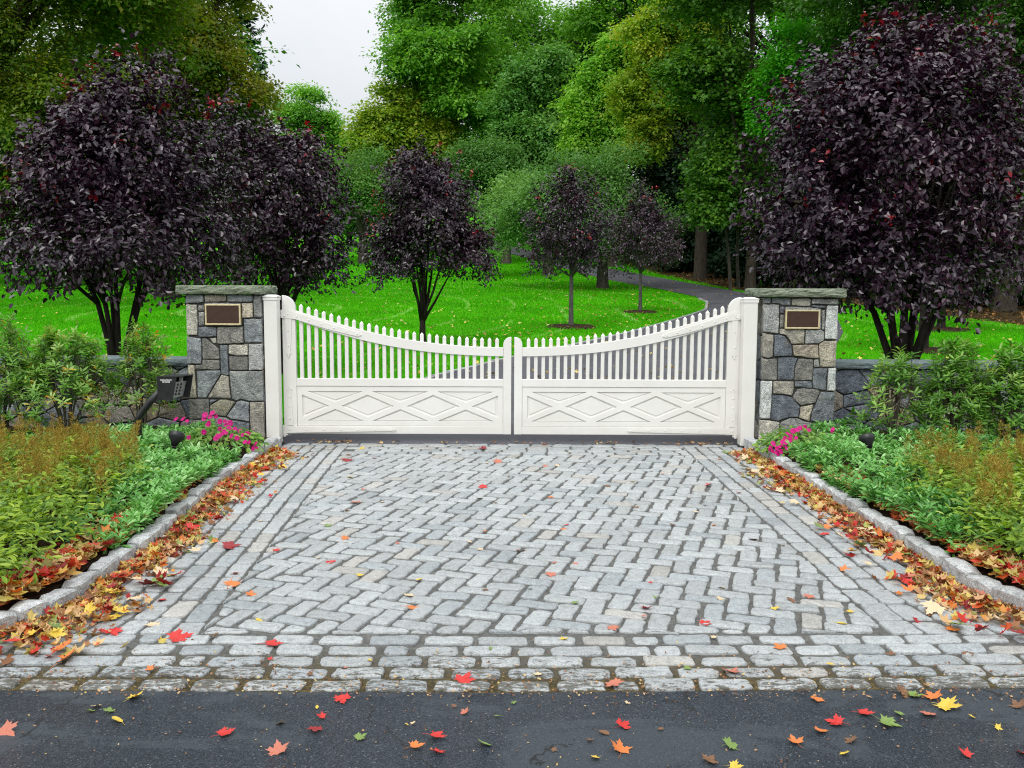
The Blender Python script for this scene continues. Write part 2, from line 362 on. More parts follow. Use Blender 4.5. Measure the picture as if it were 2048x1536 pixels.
    M['shrub'] = leaf_mat('shrub_leaf', [(0, (0.06, 0.19, 0.018)), (0.5, (0.15, 0.34, 0.04)), (0.82, (0.30, 0.48, 0.10)), (0.93, (0.38, 0.47, 0.16)), (0.96, (0.50, 0.25, 0.01)), (1, (0.58, 0.36, 0.02))], 0.4, 0.55, 0.3)
    M['pachy'] = leaf_mat('pachysandra_leaf', [(0, (0.04, 0.16, 0.02)), (0.4, (0.12, 0.35, 0.06)), (0.75, (0.25, 0.52, 0.16)), (1, (0.52, 0.72, 0.38))], 0.4, 0.5, 0.25)
    M['astilbe'] = leaf_mat('astilbe_leaf', [(0, (0.06, 0.16, 0.010)), (0.5, (0.22, 0.36, 0.016)), (0.85, (0.40, 0.52, 0.06)), (1, (0.54, 0.58, 0.16))], 0.42, 0.45, 0.3)
    M['plume'] = leaf_mat('dry_plume', [(0, (0.17, 0.11, 0.014)), (0.5, (0.30, 0.205, 0.026)), (1, (0.47, 0.37, 0.09))], 0.8, 0.2, 0.3, 1.2, (1, 0.9, 0.6))
    M['impat_leaf'] = leaf_mat('impatiens_leaf', [(0, (0.06, 0.17, 0.015)), (0.5, (0.13, 0.30, 0.03)), (1, (0.27, 0.42, 0.07))], 0.42, 0.5, 0.3)
    M['magenta'] = leaf_mat('magenta_petal', [(0, (0.42, 0.004, 0.12)), (0.5, (0.62, 0.008, 0.22)), (1, (0.75, 0.02, 0.36))], 0.5, 0.3, 0.3, 1.3, (1, 0.4, 0.8))
    M['grass'] = leaf_mat('grass_blade', [(0, (0.034, 0.22, 0.0015)), (0.5, (0.075, 0.44, 0.002)), (0.9, (0.14, 0.56, 0.006)), (1, (0.40, 0.62, 0.22))], 0.6, 0.12, 0.4, 1.3, (1, 1, 0.4))
    M['litter'] = leaf_mat('fallen_leaf_mix', [(0.0, (0.12, 0.045, 0.015)), (0.12, (0.30, 0.125, 0.05)), (0.24, (0.56, 0.31, 0.15)), (0.38, (0.64, 0.46, 0.22)), (0.50, (0.60, 0.47, 0.10)), (0.60, (0.50, 0.44, 0.12)), (0.68, (0.58, 0.20, 0.03)), (0.78, (0.56, 0.06, 0.02)), (0.87, (0.46, 0.012, 0.014)), (0.93, (0.20, 0.014, 0.018)), (0.97, (0.36, 0.42, 0.12)), (1.0, (0.12, 0.20, 0.04))], 0.5, 0.4, 0.2)
    M['lawnleaf'] = leaf_mat('lawn_leaf_mix', [(0, (0.20, 0.10, 0.03)), (0.35, (0.45, 0.30, 0.08)), (0.7, (0.68, 0.55, 0.12)), (1, (0.60, 0.45, 0.26))], 0.6, 0.3, 0.1)
    M['woodleaf'] = leaf_mat('wood_leaf_mix', [(0, (0.06, 0.03, 0.01)), (0.6, (0.20, 0.10, 0.03)), (1, (0.42, 0.20, 0.05))], 0.6, 0.3, 0.1)
    M['bark'] = bark_mat('grey_bark', (0.018, 0.014, 0.010), (0.075, 0.062, 0.046)); M['plumbark'] = bark_mat('plum_bark', (0.010, 0.008, 0.007), (0.040, 0.032, 0.027), 16)
    M['youngbark'] = bark_mat('young_plum_bark', (0.045, 0.042, 0.038), (0.13, 0.125, 0.115), 18)
    M['applebark'] = bark_mat('apple_bark', (0.028, 0.024, 0.018), (0.12, 0.105, 0.085), 10); M['twig'] = bark_mat('shrub_twig', (0.05, 0.04, 0.03), (0.20, 0.17, 0.14), 30)
    for nm, c0, c1 in (('red', (0.46, 0.012, 0.012), (0.58, 0.035, 0.022)), ('crimson', (0.20, 0.008, 0.012), (0.32, 0.018, 0.020)), ('orange', (0.55, 0.13, 0.02), (0.62, 0.21, 0.05)),
                       ('yellow', (0.55, 0.36, 0.02), (0.66, 0.50, 0.08)), ('green', (0.07, 0.17, 0.03), (0.26, 0.34, 0.08)), ('pale', (0.58, 0.42, 0.26), (0.66, 0.54, 0.34)),
                       ('brown', (0.11, 0.05, 0.022), (0.24, 0.115, 0.05)), ('salmon', (0.42, 0.10, 0.065), (0.52, 0.20, 0.12))):
        m, nt, out = newmat(nm + '_leaf'); n = N(nt); tc = n.n('ShaderNodeTexCoord').outputs['Object']
        a = n.noise(tc, 40, 6, 0.7, 0.4); sp = n.ramp(n.noise(tc, 160, 3, 0.6), [(0.64, (0, 0, 0)), (0.72, (1, 1, 1))])
        c = n.mix(n.math('MULTIPLY', sp, 0.5), n.ramp(a, [(0.3, c0), (0.7, c1)]), (0.08, 0.04, 0.02))
        n.bsdf(out, c, 0.42, 0.45, n.bump(a, 0.4, 0.003)); M['leaf_' + nm] = m
make_materials()
# ------------------------------------------------------------------ stones
def clip_half(poly, px, py, nx, ny):
    """keep the part of poly where (p-(px,py)).(nx,ny) <= 0"""
    out = []
    k = len(poly)
    for i in range(k):
        a = poly[i]; b = poly[(i + 1) % k]
        da = (a[0] - px) * nx + (a[1] - py) * ny; db = (b[0] - px) * nx + (b[1] - py) * ny
        if da <= 0: out.append(a)
        if (da < 0 < db) or (db < 0 < da):
            t = da / (da - db); out.append((a[0] + t * (b[0] - a[0]), a[1] + t * (b[1] - a[1])))
    return out

def area(poly):
    return 0.5 * sum(poly[i][0] * poly[(i + 1) % len(poly)][1] - poly[(i + 1) % len(poly)][0] * poly[i][1] for i in range(len(poly)))

def inset(poly, d):
    k = len(poly); out = []
    for i in range(k):
        a = poly[i - 1]; b = poly[i]; c = poly[(i + 1) % k]
        e1 = (b[0] - a[0], b[1] - a[1]); e2 = (c[0] - b[0], c[1] - b[1])
        l1 = math.hypot(*e1) or 1e-9; l2 = math.hypot(*e2) or 1e-9
        n1 = (-e1[1] / l1, e1[0] / l1); n2 = (-e2[1] / l2, e2[0] / l2)
        q = max(0.35, 1 + n1[0] * n2[0] + n1[1] * n2[1])
        out.append((b[0] + d * (n1[0] + n2[0]) / q, b[1] + d * (n1[1] + n2[1]) / q))
    return out

def round_poly(poly, r, step, rng, wob):
    """cut the corners (radius about r), resample the sides and roughen the outline"""
    k = len(poly); pts = []
    for i in range(k):
        a = poly[i - 1]; b = poly[i]; c = poly[(i + 1) % k]
        l1 = math.hypot(b[0] - a[0], b[1] - a[1]); l2 = math.hypot(c[0] - b[0], c[1] - b[1])
        rr = r * rng.uniform(0.6, 1.4)
        t1 = min(rr, 0.42 * l1) / max(l1, 1e-6); t2 = min(rr, 0.42 * l2) / max(l2, 1e-6)
        p = (b[0] + (a[0] - b[0]) * t1, b[1] + (a[1] - b[1]) * t1); q = (b[0] + (c[0] - b[0]) * t2, b[1] + (c[1] - b[1]) * t2)
        m = (0.25 * p[0] + 0.5 * b[0] + 0.25 * q[0], 0.25 * p[1] + 0.5 * b[1] + 0.25 * q[1])
        pts += [p, m, q]
    out = []
    for i in range(len(pts)):
        a = pts[i]; b = pts[(i + 1) % len(pts)]
        l = math.hypot(b[0] - a[0], b[1] - a[1])
        s = max(1, int(l / step))
        for j in range(s):
            t = j / s; out.append((a[0] + (b[0] - a[0]) * t + rng.uniform(-wob, wob), a[1] + (b[1] - a[1]) * t + rng.uniform(-wob, wob)))
    return out

def add_stone(mb, poly, O, U, V, W, gap, depth, proud, col, rng, r=0.012, step=0.05, wob=0.0015, edge=0.007, rough=0.003, tilt=0.01):
    """one stone: outline poly in the (U,V) plane, its face standing proud along W"""
    if area(poly) < 0: poly = poly[::-1]
    if abs(area(poly)) < 1.5e-4: return
    p = inset(poly, gap / 2)
    if area(p) < 1e-4: return
    p = round_poly(p, r, step, rng, wob)
    k = len(p); cx = sum(a[0] for a in p) / k; cy = sum(a[1] for a in p) / k
    tu = rng.uniform(-tilt, tilt); tv = rng.uniform(-tilt, tilt)
    rings = [(0.0, -depth, 0), (0.0, proud - edge, 0), (0.35 * edge, proud - 0.3 * edge, 0.3), (edge * 1.2, proud, 1), (edge * 3.0, proud + edge * 0.25, 1)]
    vs = []; fs = []
    mind = min(math.hypot(a[0] - cx, a[1] - cy) for a in p)
    for ins, hgt, rgh in rings:
        ins = min(ins, 0.6 * mind)
        for a in p:
            dx, dy = cx - a[0], cy - a[1]; l = math.hypot(dx, dy) or 1e-9
            u = a[0] + dx / l * ins; v = a[1] + dy / l * ins
            h = hgt + (rng.uniform(-rough, rough) * rgh) + (tu * (u - cx) + tv * (v - cy) if hgt > -depth * 0.5 else 0)
            vs.append(tuple(O[i] + U[i] * u + V[i] * v + W[i] * h for i in range(3)))
    for q in range(len(rings) - 1):
        for i in range(k):
            j = (i + 1) % k; fs.append((q * k + i, q * k + j, (q + 1) * k + j, (q + 1) * k + i))
    # inner ring half way and a centre
    b = len(vs)
    for a in p:
        u = a[0] + (cx - a[0]) * 0.55; v = a[1] + (cy - a[1]) * 0.55
        h = proud + edge * 0.35 + rng.uniform(-rough, rough) + tu * (u - cx) + tv * (v - cy)
        vs.append(tuple(O[i] + U[i] * u + V[i] * v + W[i] * h for i in range(3)))
    q = len(rings) - 1
    for i in range(k):
        j = (i + 1) % k; fs.append((q * k + i, q * k + j, b + j, b + i))
    h = proud + edge * 0.3
    vs.append(tuple(O[i] + U[i] * cx + V[i] * cy + W[i] * h for i in range(3)))
    for i in range(k): fs.append((b + i, b + (i + 1) % k, len(vs) - 1))
    mb.add(vs, fs, col, rng.random())

STONE_COLS = [(0.20, 0.22, 0.25), (0.13, 0.145, 0.17), (0.26, 0.255, 0.235), (0.21, 0.19, 0.16), (0.32, 0.30, 0.26), (0.17, 0.18, 0.19), (0.25, 0.27, 0.29), (0.105, 0.12, 0.145), (0.30, 0.25, 0.18)]
def stone_col(rng):
    c = rng.choice(STONE_COLS); f = rng.uniform(1.1, 1.6)
    return tuple(x * f for x in c)

def voronoi(w, h, cw, ch, rng):
    """irregular rubble: jittered grid of seeds, cells clipped to w x h"""
    seeds = []
    ny = max(1, round(h / ch)); nx = max(1, round(w / cw))
    for j in range(-1, ny + 1):
        for i in range(-1, nx + 2):
            seeds.append(((i + 0.5 + (0.5 if j % 2 else 0) - 0.25 + rng.uniform(-0.36, 0.36)) * w / nx, (j + 0.5 + rng.uniform(-0.34, 0.34)) * h / ny))
    asp = cw / ch
    cells = []
    for i, s in enumerate(seeds):
        poly = [(0, 0), (w, 0), (w, h), (0, h)]
        for k, t in enumerate(seeds):
            if k == i: continue
            dx = (t[0] - s[0]); dy = (t[1] - s[1])
            if abs(dx) > 3.2 * cw or abs(dy) > 3.2 * ch: continue
            nx_, ny_ = dx / asp ** 2, dy
            poly = clip_half(poly, s[0] + dx / 2, s[1] + dy / 2, nx_, ny_)
            if len(poly) < 3: break
        if len(poly) >= 3 and abs(area(poly)) > 8e-4: cells.append(poly)
    return cells

# ------------------------------------------------------------------ cobbled apron
def kx_left(Y):
    pts = [(3.4, -3.6), (3.75, -2.95), (4.0, -2.55), (4.17, -2.364), (4.35, -2.275), (4.6, -2.225), (5.23, -2.225), (5.8, -2.24), (6.4, -2.285), (7.35, -2.365), (8.6, -2.37), (9.5, -2.37)]
    return np.interp(Y, [p[0] for p in pts], [p[1] for p in pts])
def kx_right(Y):
    pts = [(3.4, 3.7), (3.75, 3.15), (4.1, 2.78), (4.5, 2.547), (4.67, 2.48), (4.9, 2.45), (6.2, 2.455), (7.4, 2.443), (8.7, 2.40), (9.5, 2.39)]
    return np.interp(Y, [p[0] for p in pts], [p[1] for p in pts])
def y_street(x): return 3.617 + 0.03 * max(0.0, x) + 0.0 * x
def y_front(x): return 4.235 + 0.02 * max(0.0, x)
def xin_left(Y): return np.interp(Y, [4.2, 9.1], [-1.47, -1.69])
def xin_right(Y): return np.interp(Y, [4.2, 9.1], [1.80, 1.775])

def cobble_col(rng):
    b = rng.uniform(0.35, 0.46)
    w = rng.random()
    if w < 0.07: return (b * 1.0, b * 0.975, b * 0.91)
    if w < 0.22: return (b * 0.80, b * 0.87, b * 0.90)
    return (b * 0.95, b * 1.0, b * 1.0)

def build_apron():
    rng = random.Random(7)
    mb = MB()
    O, U, V, W = (0, 0, 0), (1, 0, 0), (0, 1, 0), (0, 0, 1)
    def cob(poly, gap=0.0185):
        add_stone(mb, poly, O, U, V, W, gap * rng.uniform(0.7, 1.35), 0.03, rng.uniform(-0.004, 0.004), cobble_col(rng), rng, r=0.024, step=0.045, wob=0.0052, edge=0.007, rough=0.0022, tilt=0.03)
    # front courses along the street, five deep
    n = 5
    for c in range(n):
        x = -4.6 + (0.12 if c % 2 else 0) + rng.uniform(-0.03, 0.03)
        while x < 4.8:
            l = rng.uniform(0.20, 0.275) if rng.random() > 0.06 else rng.uniform(0.12, 0.16)
            x1 = x + l
            q = lambda xx, cc: y_street(xx) + (y_front(xx) - y_street(xx)) * cc / n
            if not (x1 < -3.2 and c > 1) and not (x > 3.3 and c > 1):
                j = rng.uniform(-0.004, 0.004)
                cob([(x, q(x, c) + j), (x1, q(x1, c) + j), (x1, q(x1, c + 1) + j), (x, q(x, c + 1) + j)], 0.027)
            x = x1
    # side bands following the kerbs
    for side in (-1, 1):
        nb = 6 if side < 0 else 5
        for c in range(nb):
            y = 4.245 + rng.uniform(-0.1, 0.0)
            def bx(Y, cc):
                a = xin_left(Y) if side < 0 else xin_right(Y); b = (kx_left(Y) - 0.005) if side < 0 else (kx_right(Y) + 0.005)
                return a + (b - a) * cc / nb
            first = True
            while y < 9.52:
                l = rng.uniform(0.19, 0.27); y1 = min(y + l, 9.55)
                ya = max(y, y_front(bx(4.3, c)) if first else y)
                if y1 - ya > 0.05:
                    poly = [(bx(ya, c), ya), (bx(ya, c + 1), ya), (bx(y1, c + 1), y1), (bx(y1, c), y1)]
                    cob(poly)
                y = y1; first = False
    # back courses in front of the gate
    for c in range(4):
        y0 = 9.06 + c * 0.14 + (0.0 if c else 0.0); y1 = y0 + 0.14
        x = -1.70 + (0.11 if c % 2 else 0)
        while x < 1.76:
            l = rng.uniform(0.19, 0.26); x1 = min(x + l, 1.78)
            cob([(x, y0), (x1, y0), (x1, y1), (x, y1)], 0.02); x = x1
    # threshold rows between posts at the very back
    for (xa, xb) in ((-2.36, 2.38),):
        x = xa
        while x < xb - 0.05:
            l = rng.uniform(0.19, 0.26); x1 = min(x + l, xb)
            cob([(x, 9.555), (x1, 9.555), (x1, 9.655), (x, 9.655)], 0.018); x = x1
    # herringbone field, turned twelve degrees
    a = 0.118; th = math.radians(-17.0); ct, st = math.cos(th), math.sin(th)
    cx0, cy0 = 0.1, 6.6
    def rot(u, v): return (cx0 + ct * u - st * v, cy0 + st * u + ct * v)
    region = [(-1.47, 4.245), (1.80, 4.29), (1.777, 9.05), (-1.687, 9.05)]
    for i in range(-60, 61):
        for k in range(-16, 17):
            ox = (i + 4 * k) * a; oy = i * a
            if abs(oy) > 4.2 or abs(ox) > 4.4: continue
            for (u0, v0, u1, v1) in ((0, 0, 2, 1), (0, 1, 1, 3)):
                q = [(ox + u0 * a, oy + v0 * a), (ox + u1 * a, oy + v0 * a), (ox + u1 * a, oy + v1 * a), (ox + u0 * a, oy + v1 * a)]
                du, dv = rng.uniform(-0.005, 0.005), rng.uniform(-0.005, 0.005); ta = rng.uniform(-0.03, 0.03)
                mu = sum(p[0] for p in q) / 4; mv = sum(p[1] for p in q) / 4
                q = [(mu + (p[0] - mu) * math.cos(ta) - (p[1] - mv) * math.sin(ta) + du, mv + (p[0] - mu) * math.sin(ta) + (p[1] - mv) * math.cos(ta) + dv) for p in q]
                q = [rot(*p) for p in q]
                for e in range(4):
                    p0, p1 = region[e], region[(e + 1) % 4]
                    ex, ey = p1[0] - p0[0], p1[1] - p0[1]
                    q = clip_half(q, p0[0], p0[1], ey, -ex)
                    if len(q) < 3: break
                if len(q) >= 3 and abs(area(q)) > 0.0035: cob(q)
    o = mb.build('driveway', M['cobble'], smooth=True, cols=True)
    tag(o, 'granite cobble apron in a herringbone pattern with straight border courses', None, None, 'structure')
    # sand bed in the joints
    b = MB(); nx, ny = 60, 40
    b.add([(-4.8 + 9.8 * i / nx, 3.617 + 0.0 + (9.66 - 3.617) * j / ny + (y_street(-4.8 + 9.8 * i / nx) - 3.617) * (1 - j / ny), -0.010) for j in range(ny + 1) for i in range(nx + 1)],
          [(j * (nx + 1) + i, j * (nx + 1) + i + 1, (j + 1) * (nx + 1) + i + 1, (j + 1) * (nx + 1) + i) for j in range(ny) for i in range(nx)])
    tag(b.build('joint_bed', M['joint']), 'dark sand and moss between the driveway cobbles', None, None, 'structure')

def build_kerb(side, name, label):
    rng = random.Random(31 + side)
    mb = MB(); y = 3.62
    f = kx_left if side < 0 else kx_right
    w = 0.105
    while y < 9.5:
        l = rng.uniform(0.20, 0.30) if y > 4.4 else 0.16
        y1 = min(y + l, 9.5)
        s = side
        x0, x1 = f(y + 0.004), f(y1 - 0.004)
        dx, dy = x1 - x0, y1 - y; L = math.hypot(dx, dy); tx, ty = dx / L, dy / L
        nx_, ny_ = (ty * s, -tx * s)
        hgt = 0.104 + rng.uniform(-0.011, 0.011)
        col = (lambda b: (b * 0.97, b, b * 1.0))(rng.uniform(0.42, 0.58))
        off = rng.uniform(-0.018, 0.012)
        # cross-section loop extruded along the stone with rough edges
        sec = [(0.0, -0.03), (0.0, hgt * 0.5), (0.0, hgt - 0.010), (0.010, hgt), (w * 0.5, hgt + 0.003), (w - 0.012, hgt), (w, hgt - 0.012), (w, 0.0)]
        ns = 5; vs = []; fs = []
        for q in range(ns):
            t = 0.009 / L + (1 - 0.018 / L) * q / (ns - 1)
            shrink = 0.012 if q in (0, ns - 1) else 0.0
            for a, z in sec:
                aa = a + off + rng.uniform(-0.005, 0.005) + (shrink if a < w / 2 else -shrink); zz = z + (rng.uniform(-0.003, 0.003) - shrink if z > 0.02 else 0)
                vs.append((x0 + dx * t + nx_ * aa, y + dy * t + ny_ * aa, zz))
        m = len(sec)
        for q in range(ns - 1):
            for k in range(m - 1):
                A = q * m + k; fq = (A, A + 1, A + m + 1, A + m)
                fs.append(fq if s > 0 else fq[::-1])
        e0 = tuple(range(m)); e1 = tuple(range((ns - 1) * m, ns * m))
        fs.append(e0[::-1] if s > 0 else e0); fs.append(e1 if s > 0 else e1[::-1])
        mb.add(vs, fs, col); y = y1
    o = mb.build(name, M['kerb'], smooth=False, cols=True)
    tag(o, label, None, None, 'structure')

# ------------------------------------------------------------------ gate pillars and garden walls
LEFT_STONES = [
 ('b', [(232,268),(545,268),(548,405),(232,418)]), ('t', [(556,268),(930,268),(934,388),(556,394)]), ('b', [(936,268),(1386,268),(1386,390),(940,388)]), ('g', [(1390,275),(1540,275),(1540,655),(1395,660)]),
 ('l', [(225,428),(430,436),(440,700),(430,960),(228,962)]), ('g', [(436,438),(552,438),(552,548),(440,548)]), ('g', [(440,556),(556,552),(560,795),(440,800)]), ('g', [(556,398),(1188,398),(1188,795),(562,795)]),
 ('y', [(1192,402),(1388,402),(1390,655),(1192,670)]), ('d', [(436,808),(760,812),(752,980),(590,990),(440,990)]), ('n', [(764,802),(1212,802),(1214,1088),(800,1112),(755,1095),(752,990)]), ('b', [(1218,668),(1540,665),(1540,1080),(1345,1080),(1222,1092)]),
 ('b', [(230,970),(488,1005),(492,1200),(484,1446),(230,1446)]), ('n', [(492,1004),(580,1004),(690,1110),(796,1190),(798,1364),(490,1360)]), ('l', [(596,996),(746,988),(746,1104),(690,1095)]), ('n', [(488,1368),(796,1368),(798,1545),(368,1545),(366,1455),(484,1450)]),
 ('d', [(800,1112),(944,1108),(948,1640),(900,1646),(808,1614)]), ('l', [(948,1108),(1294,1102),(1290,1294),(1050,1304),(950,1266)]), ('n', [(948,1308),(1286,1308),(1282,1552),(950,1552)]), ('h', [(1296,1096),(1540,1088),(1540,1548),(1288,1552)]),
 ('y', [(230,1455),(364,1455),(380,2030),(240,2036)]), ('b', [(382,1548),(804,1548),(808,1614),(545,2026),(386,2036)]), ('t', [(812,1622),(944,1642),(960,1950),(980,2040),(556,2026)]), ('s', [(950,1556),(1540,1554),(1540,2082),(1300,2086),(1120,2050),(1060,2086),(980,2044)]),
 ('n', [(236,2040),(590,2040),(594,2200),(604,2390),(236,2390)]), ('d', [(596,2044),(758,2050),(604,2150)]), ('o', [(762,2054),(900,2050),(1050,2092),(872,2356),(600,2306),(600,2158)]), ('b', [(1056,2100),(1130,2056),(1282,2092),(1282,2440),(960,2396),(878,2350)]),
 ('t', [(1286,2092),(1540,2088),(1540,2836),(1286,2836)]), ('d', [(956,2404),(1280,2446),(1276,2650),(1000,2606)]), ('n', [(236,2396),(596,2396),(598,2836),(236,2836)]), ('g', [(602,2316),(868,2362),(950,2406),(990,2612),(1276,2656),(1280,2836),(602,2836)])]
RIGHT_STONES = [
 ('b', [(480,322),(620,322),(612,424),(480,432)]), ('b', [(624,322),(950,334),(950,460),(800,458),(765,428),(626,424)]), ('l', [(954,334),(1284,336),(1280,480),(954,462)]), ('g', [(1288,338),(1742,342),(1742,446),(1288,436)]),
 ('h', [(478,438),(762,438),(756,930),(478,904)]), ('d', [(766,464),(846,472),(840,596),(766,596)]), ('n', [(766,602),(846,604),(840,835),(766,838)]), ('g', [(850,470),(1290,486),(1460,510),(1460,848),(846,840)]),
 ('d', [(1290,444),(1542,452),(1540,516),(1290,488)]), ('w', [(1546,452),(1742,450),(1742,1030),(1514,1022),(1526,700)]), ('g', [(1464,526),(1526,524),(1522,870),(1466,866)]), ('t', [(764,842),(1192,846),(1178,1098),(966,1108),(920,1020),(860,945),(764,932)]),
 ('h', [(1196,850),(1450,850),(1508,884),(1512,1038),(1430,1090),(1182,1096)]), ('t', [(478,912),(672,940),(666,1316),(580,1342),(478,1318)]), ('k', [(676,942),(800,938),(870,985),(936,1080),(976,1140),(994,1296),(672,1312)]), ('r', [(974,1110),(1424,1100),(1434,1346),(1290,1336),(1010,1294)]),
 ('y', [(1428,1096),(1514,1036),(1740,1034),(1740,1486),(1460,1486),(1438,1300)]), ('n', [(470,1322),(570,1348),(740,1332),(744,1706),(466,1710)]), ('k', [(744,1328),(900,1308),(1090,1330),(1034,1480),(1028,1710),(748,1706)]), ('n', [(1092,1332),(1344,1346),(1344,1716),(1032,1716),(1038,1490)]),
 ('g', [(1348,1350),(1438,1346),(1458,1486),(1348,1494)]), ('d', [(1346,1498),(1586,1494),(1570,1700),(1570,1880),(1334,1846)]), ('w', [(1590,1494),(1736,1490),(1722,1890),(1576,1886)]), ('w', [(464,1716),(664,1716),(656,2010),(640,2372),(450,2362)]),
 ('t', [(670,1720),(1028,1722),(1028,1852),(1000,1976),(850,1944),(672,1936)]), ('d', [(1032,1722),(1334,1720),(1334,1846),(1036,1826)]), ('n', [(1080,1850),(1200,1834),(1440,1860),(1466,1900),(1404,2084),(1150,2142),(1014,2034),(1004,1980)]), ('k', [(660,1948),(850,1954),(990,1984),(1140,2150),(1116,2336),(960,2336),(770,2402),(642,2376)]),
 ('y', [(1144,2150),(1374,2104),(1324,2260),(1304,2408),(1118,2346)]), ('d', [(1476,1896),(1722,1896),(1706,2408),(1460,2422),(1314,2402),(1334,2240),(1404,2084)]), ('l', [(446,2374),(640,2384),(800,2414),(804,2836),(440,2836)]), ('g', [(808,2420),(960,2346),(1100,2342),(1230,2404),(1404,2436),(1406,2836),(808,2836)]),
 ('s', [(1410,2438),(1640,2412),(1706,2416),(1704,2836),(1410,2836)])]
PALETTE = dict(b=(0.279, 0.300, 0.313), g=(0.291, 0.296, 0.282), t=(0.37, 0.345, 0.295), l=(0.533, 0.508, 0.437), y=(0.5, 0.455, 0.36), d=(0.19, 0.207, 0.225), n=(0.24, 0.232, 0.212), h=(0.409, 0.417, 0.402), s=(0.310, 0.327, 0.316), o=(0.29, 0.28, 0.215), k=(0.15, 0.168, 0.195), w=(0.570, 0.593, 0.575), r=(0.46, 0.4, 0.31))

def rough_slab(name, mat, parent, x0, x1, y0, y1, z0, z1, rng, amp=0.010, step=0.05):
    """a thick stone slab with broken, uneven edges"""
    mb = MB()
    per = []
    nx = max(2, int((x1 - x0) / step)); ny = max(2, int((y1 - y0) / step))
    for i in range(nx): per.append((x0 + (x1 - x0) * i / nx, y0, 0, -1))
    for i in range(ny): per.append((x1, y0 + (y1 - y0) * i / ny, 1, 0))
    for i in range(nx): per.append((x1 - (x1 - x0) * i / nx, y1, 0, 1))
    for i in range(ny): per.append((x0, y1 - (y1 - y0) * i / ny, -1, 0))
    k = len(per); lv = 6; vs = []; fs = []
    hz = z1 - z0; ph = rng.uniform(0, 9)
    for q in range(lv):
        t = q / (lv - 1); bul = math.sin(math.pi * t) * amp * 0.9
        for i, (x, y, nx_, ny_) in enumerate(per):
            e = bul + rng.uniform(-amp, amp) * (0.75 if 0 < q < lv - 1 else 0.35) + 0.5 * amp * math.sin(i * 0.7 + q * 1.3 + ph)
            if q in (0, lv - 1): e -= amp * 0.6
            vs.append((x + nx_ * e, y + ny_ * e, z0 + hz * t + (rng.uniform(-0.002, 0.002) if q in (0, lv - 1) else rng.uniform(-0.006, 0.006))))
    for q in range(lv - 1):
        for i in range(k):
            j = (i + 1) % k; fs.append((q * k + i, q * k + j, (q + 1) * k + j, (q + 1) * k + i))
    b = len(vs); ins = 0.03; cx, cy = (x0 + x1) / 2, (y0 + y1) / 2
    for (x, y, a, c) in per:
        vs.append((min(max(x - a * ins, x0 + ins), x1 - ins), min(max(y - c * ins, y0 + ins), y1 - ins), z1 + rng.uniform(0, 0.004)))
    for i in range(k):
        j = (i + 1) % k; fs.append(((lv - 1) * k + i, (lv - 1) * k + j, b + j, b + i))
    fs.append(tuple(b + i for i in range(k))); fs.append(tuple(range(k - 1, -1, -1)))
    mb.add(vs, fs)
    return mb.build(name, mat, parent)

def pillar(label, stones, xl, xr, yf, yb, ztop, lefttop, righttop, leftbot, rightbot, ytop, ybot, cap, seed):
    rng = random.Random(seed)
    root = tag(empty('stone_pillar', ((xl + xr) / 2, (yf + yb) / 2, 0)), label, 'pillar', 'pillars either side of the gate')
    ox, oy = root.location.x, root.location.y
    core = MB(); core.box(xl + 0.02 - ox, xr - 0.02 - ox, yf + 0.02 - oy, yb - 0.02 - oy, -0.05, ztop - 0.002); core.build('mortar_core', M['mortar'], root)
    mb = MB(); w = xr - xl
    for c, poly in stones:
        q = []
        for (zx, zy) in poly:
            t = (zy - ytop) / (ybot - ytop)
            a = lefttop + (leftbot - lefttop) * t; b = righttop + (rightbot - righttop) * t
            q.append((min(max((zx - a) / (b - a), 0), 1) * w, min(max(1 - t, 0), 1) * ztop))
        base = PALETTE[c]; f = rng.uniform(0.92, 1.08)
        add_stone(mb, q[::-1], (xl - ox, yf + 0.022 - oy, 0), (1, 0, 0), (0, 0, 1), (0, -1, 0), 0.009, 0.02, rng.uniform(0.012, 0.030), tuple(x * f for x in base), rng, r=0.011, step=0.04, wob=0.0028, edge=0.006, rough=0.004, tilt=0.03)
    d = yb - yf - 0.044
    for (O, U, W) in (((xr - 0.022 - ox, yf + 0.022 - oy, 0), (0, 1, 0), (1, 0, 0)), ((xl + 0.022 - ox, yb - 0.022 - oy, 0), (0, -1, 0), (-1, 0, 0)), ((xr - ox, yb - 0.022 - oy, 0), (-1, 0, 0), (0, 1, 0))):
        for poly in voronoi(d if U[1] else w, ztop, 0.27, 0.22, rng):
            add_stone(mb, poly, O, U, (0, 0, 1), W, 0.012, 0.02, rng.uniform(0.014, 0.022), stone_col(rng), rng, r=0.011, step=0.05, wob=0.002, edge=0.006, rough=0.003, tilt=0.02)
    mb.build('stone_cladding', M['stone'], root, smooth=True, cols=True)
    cx0, cx1, cz0, cz1 = cap
    o = rough_slab('capstone', M['cap'], root, cx0 - ox, cx1 - ox, yf - 0.05 - oy, yb + 0.05 - oy, cz0, cz1, rng, 0.009, 0.045)
    return root

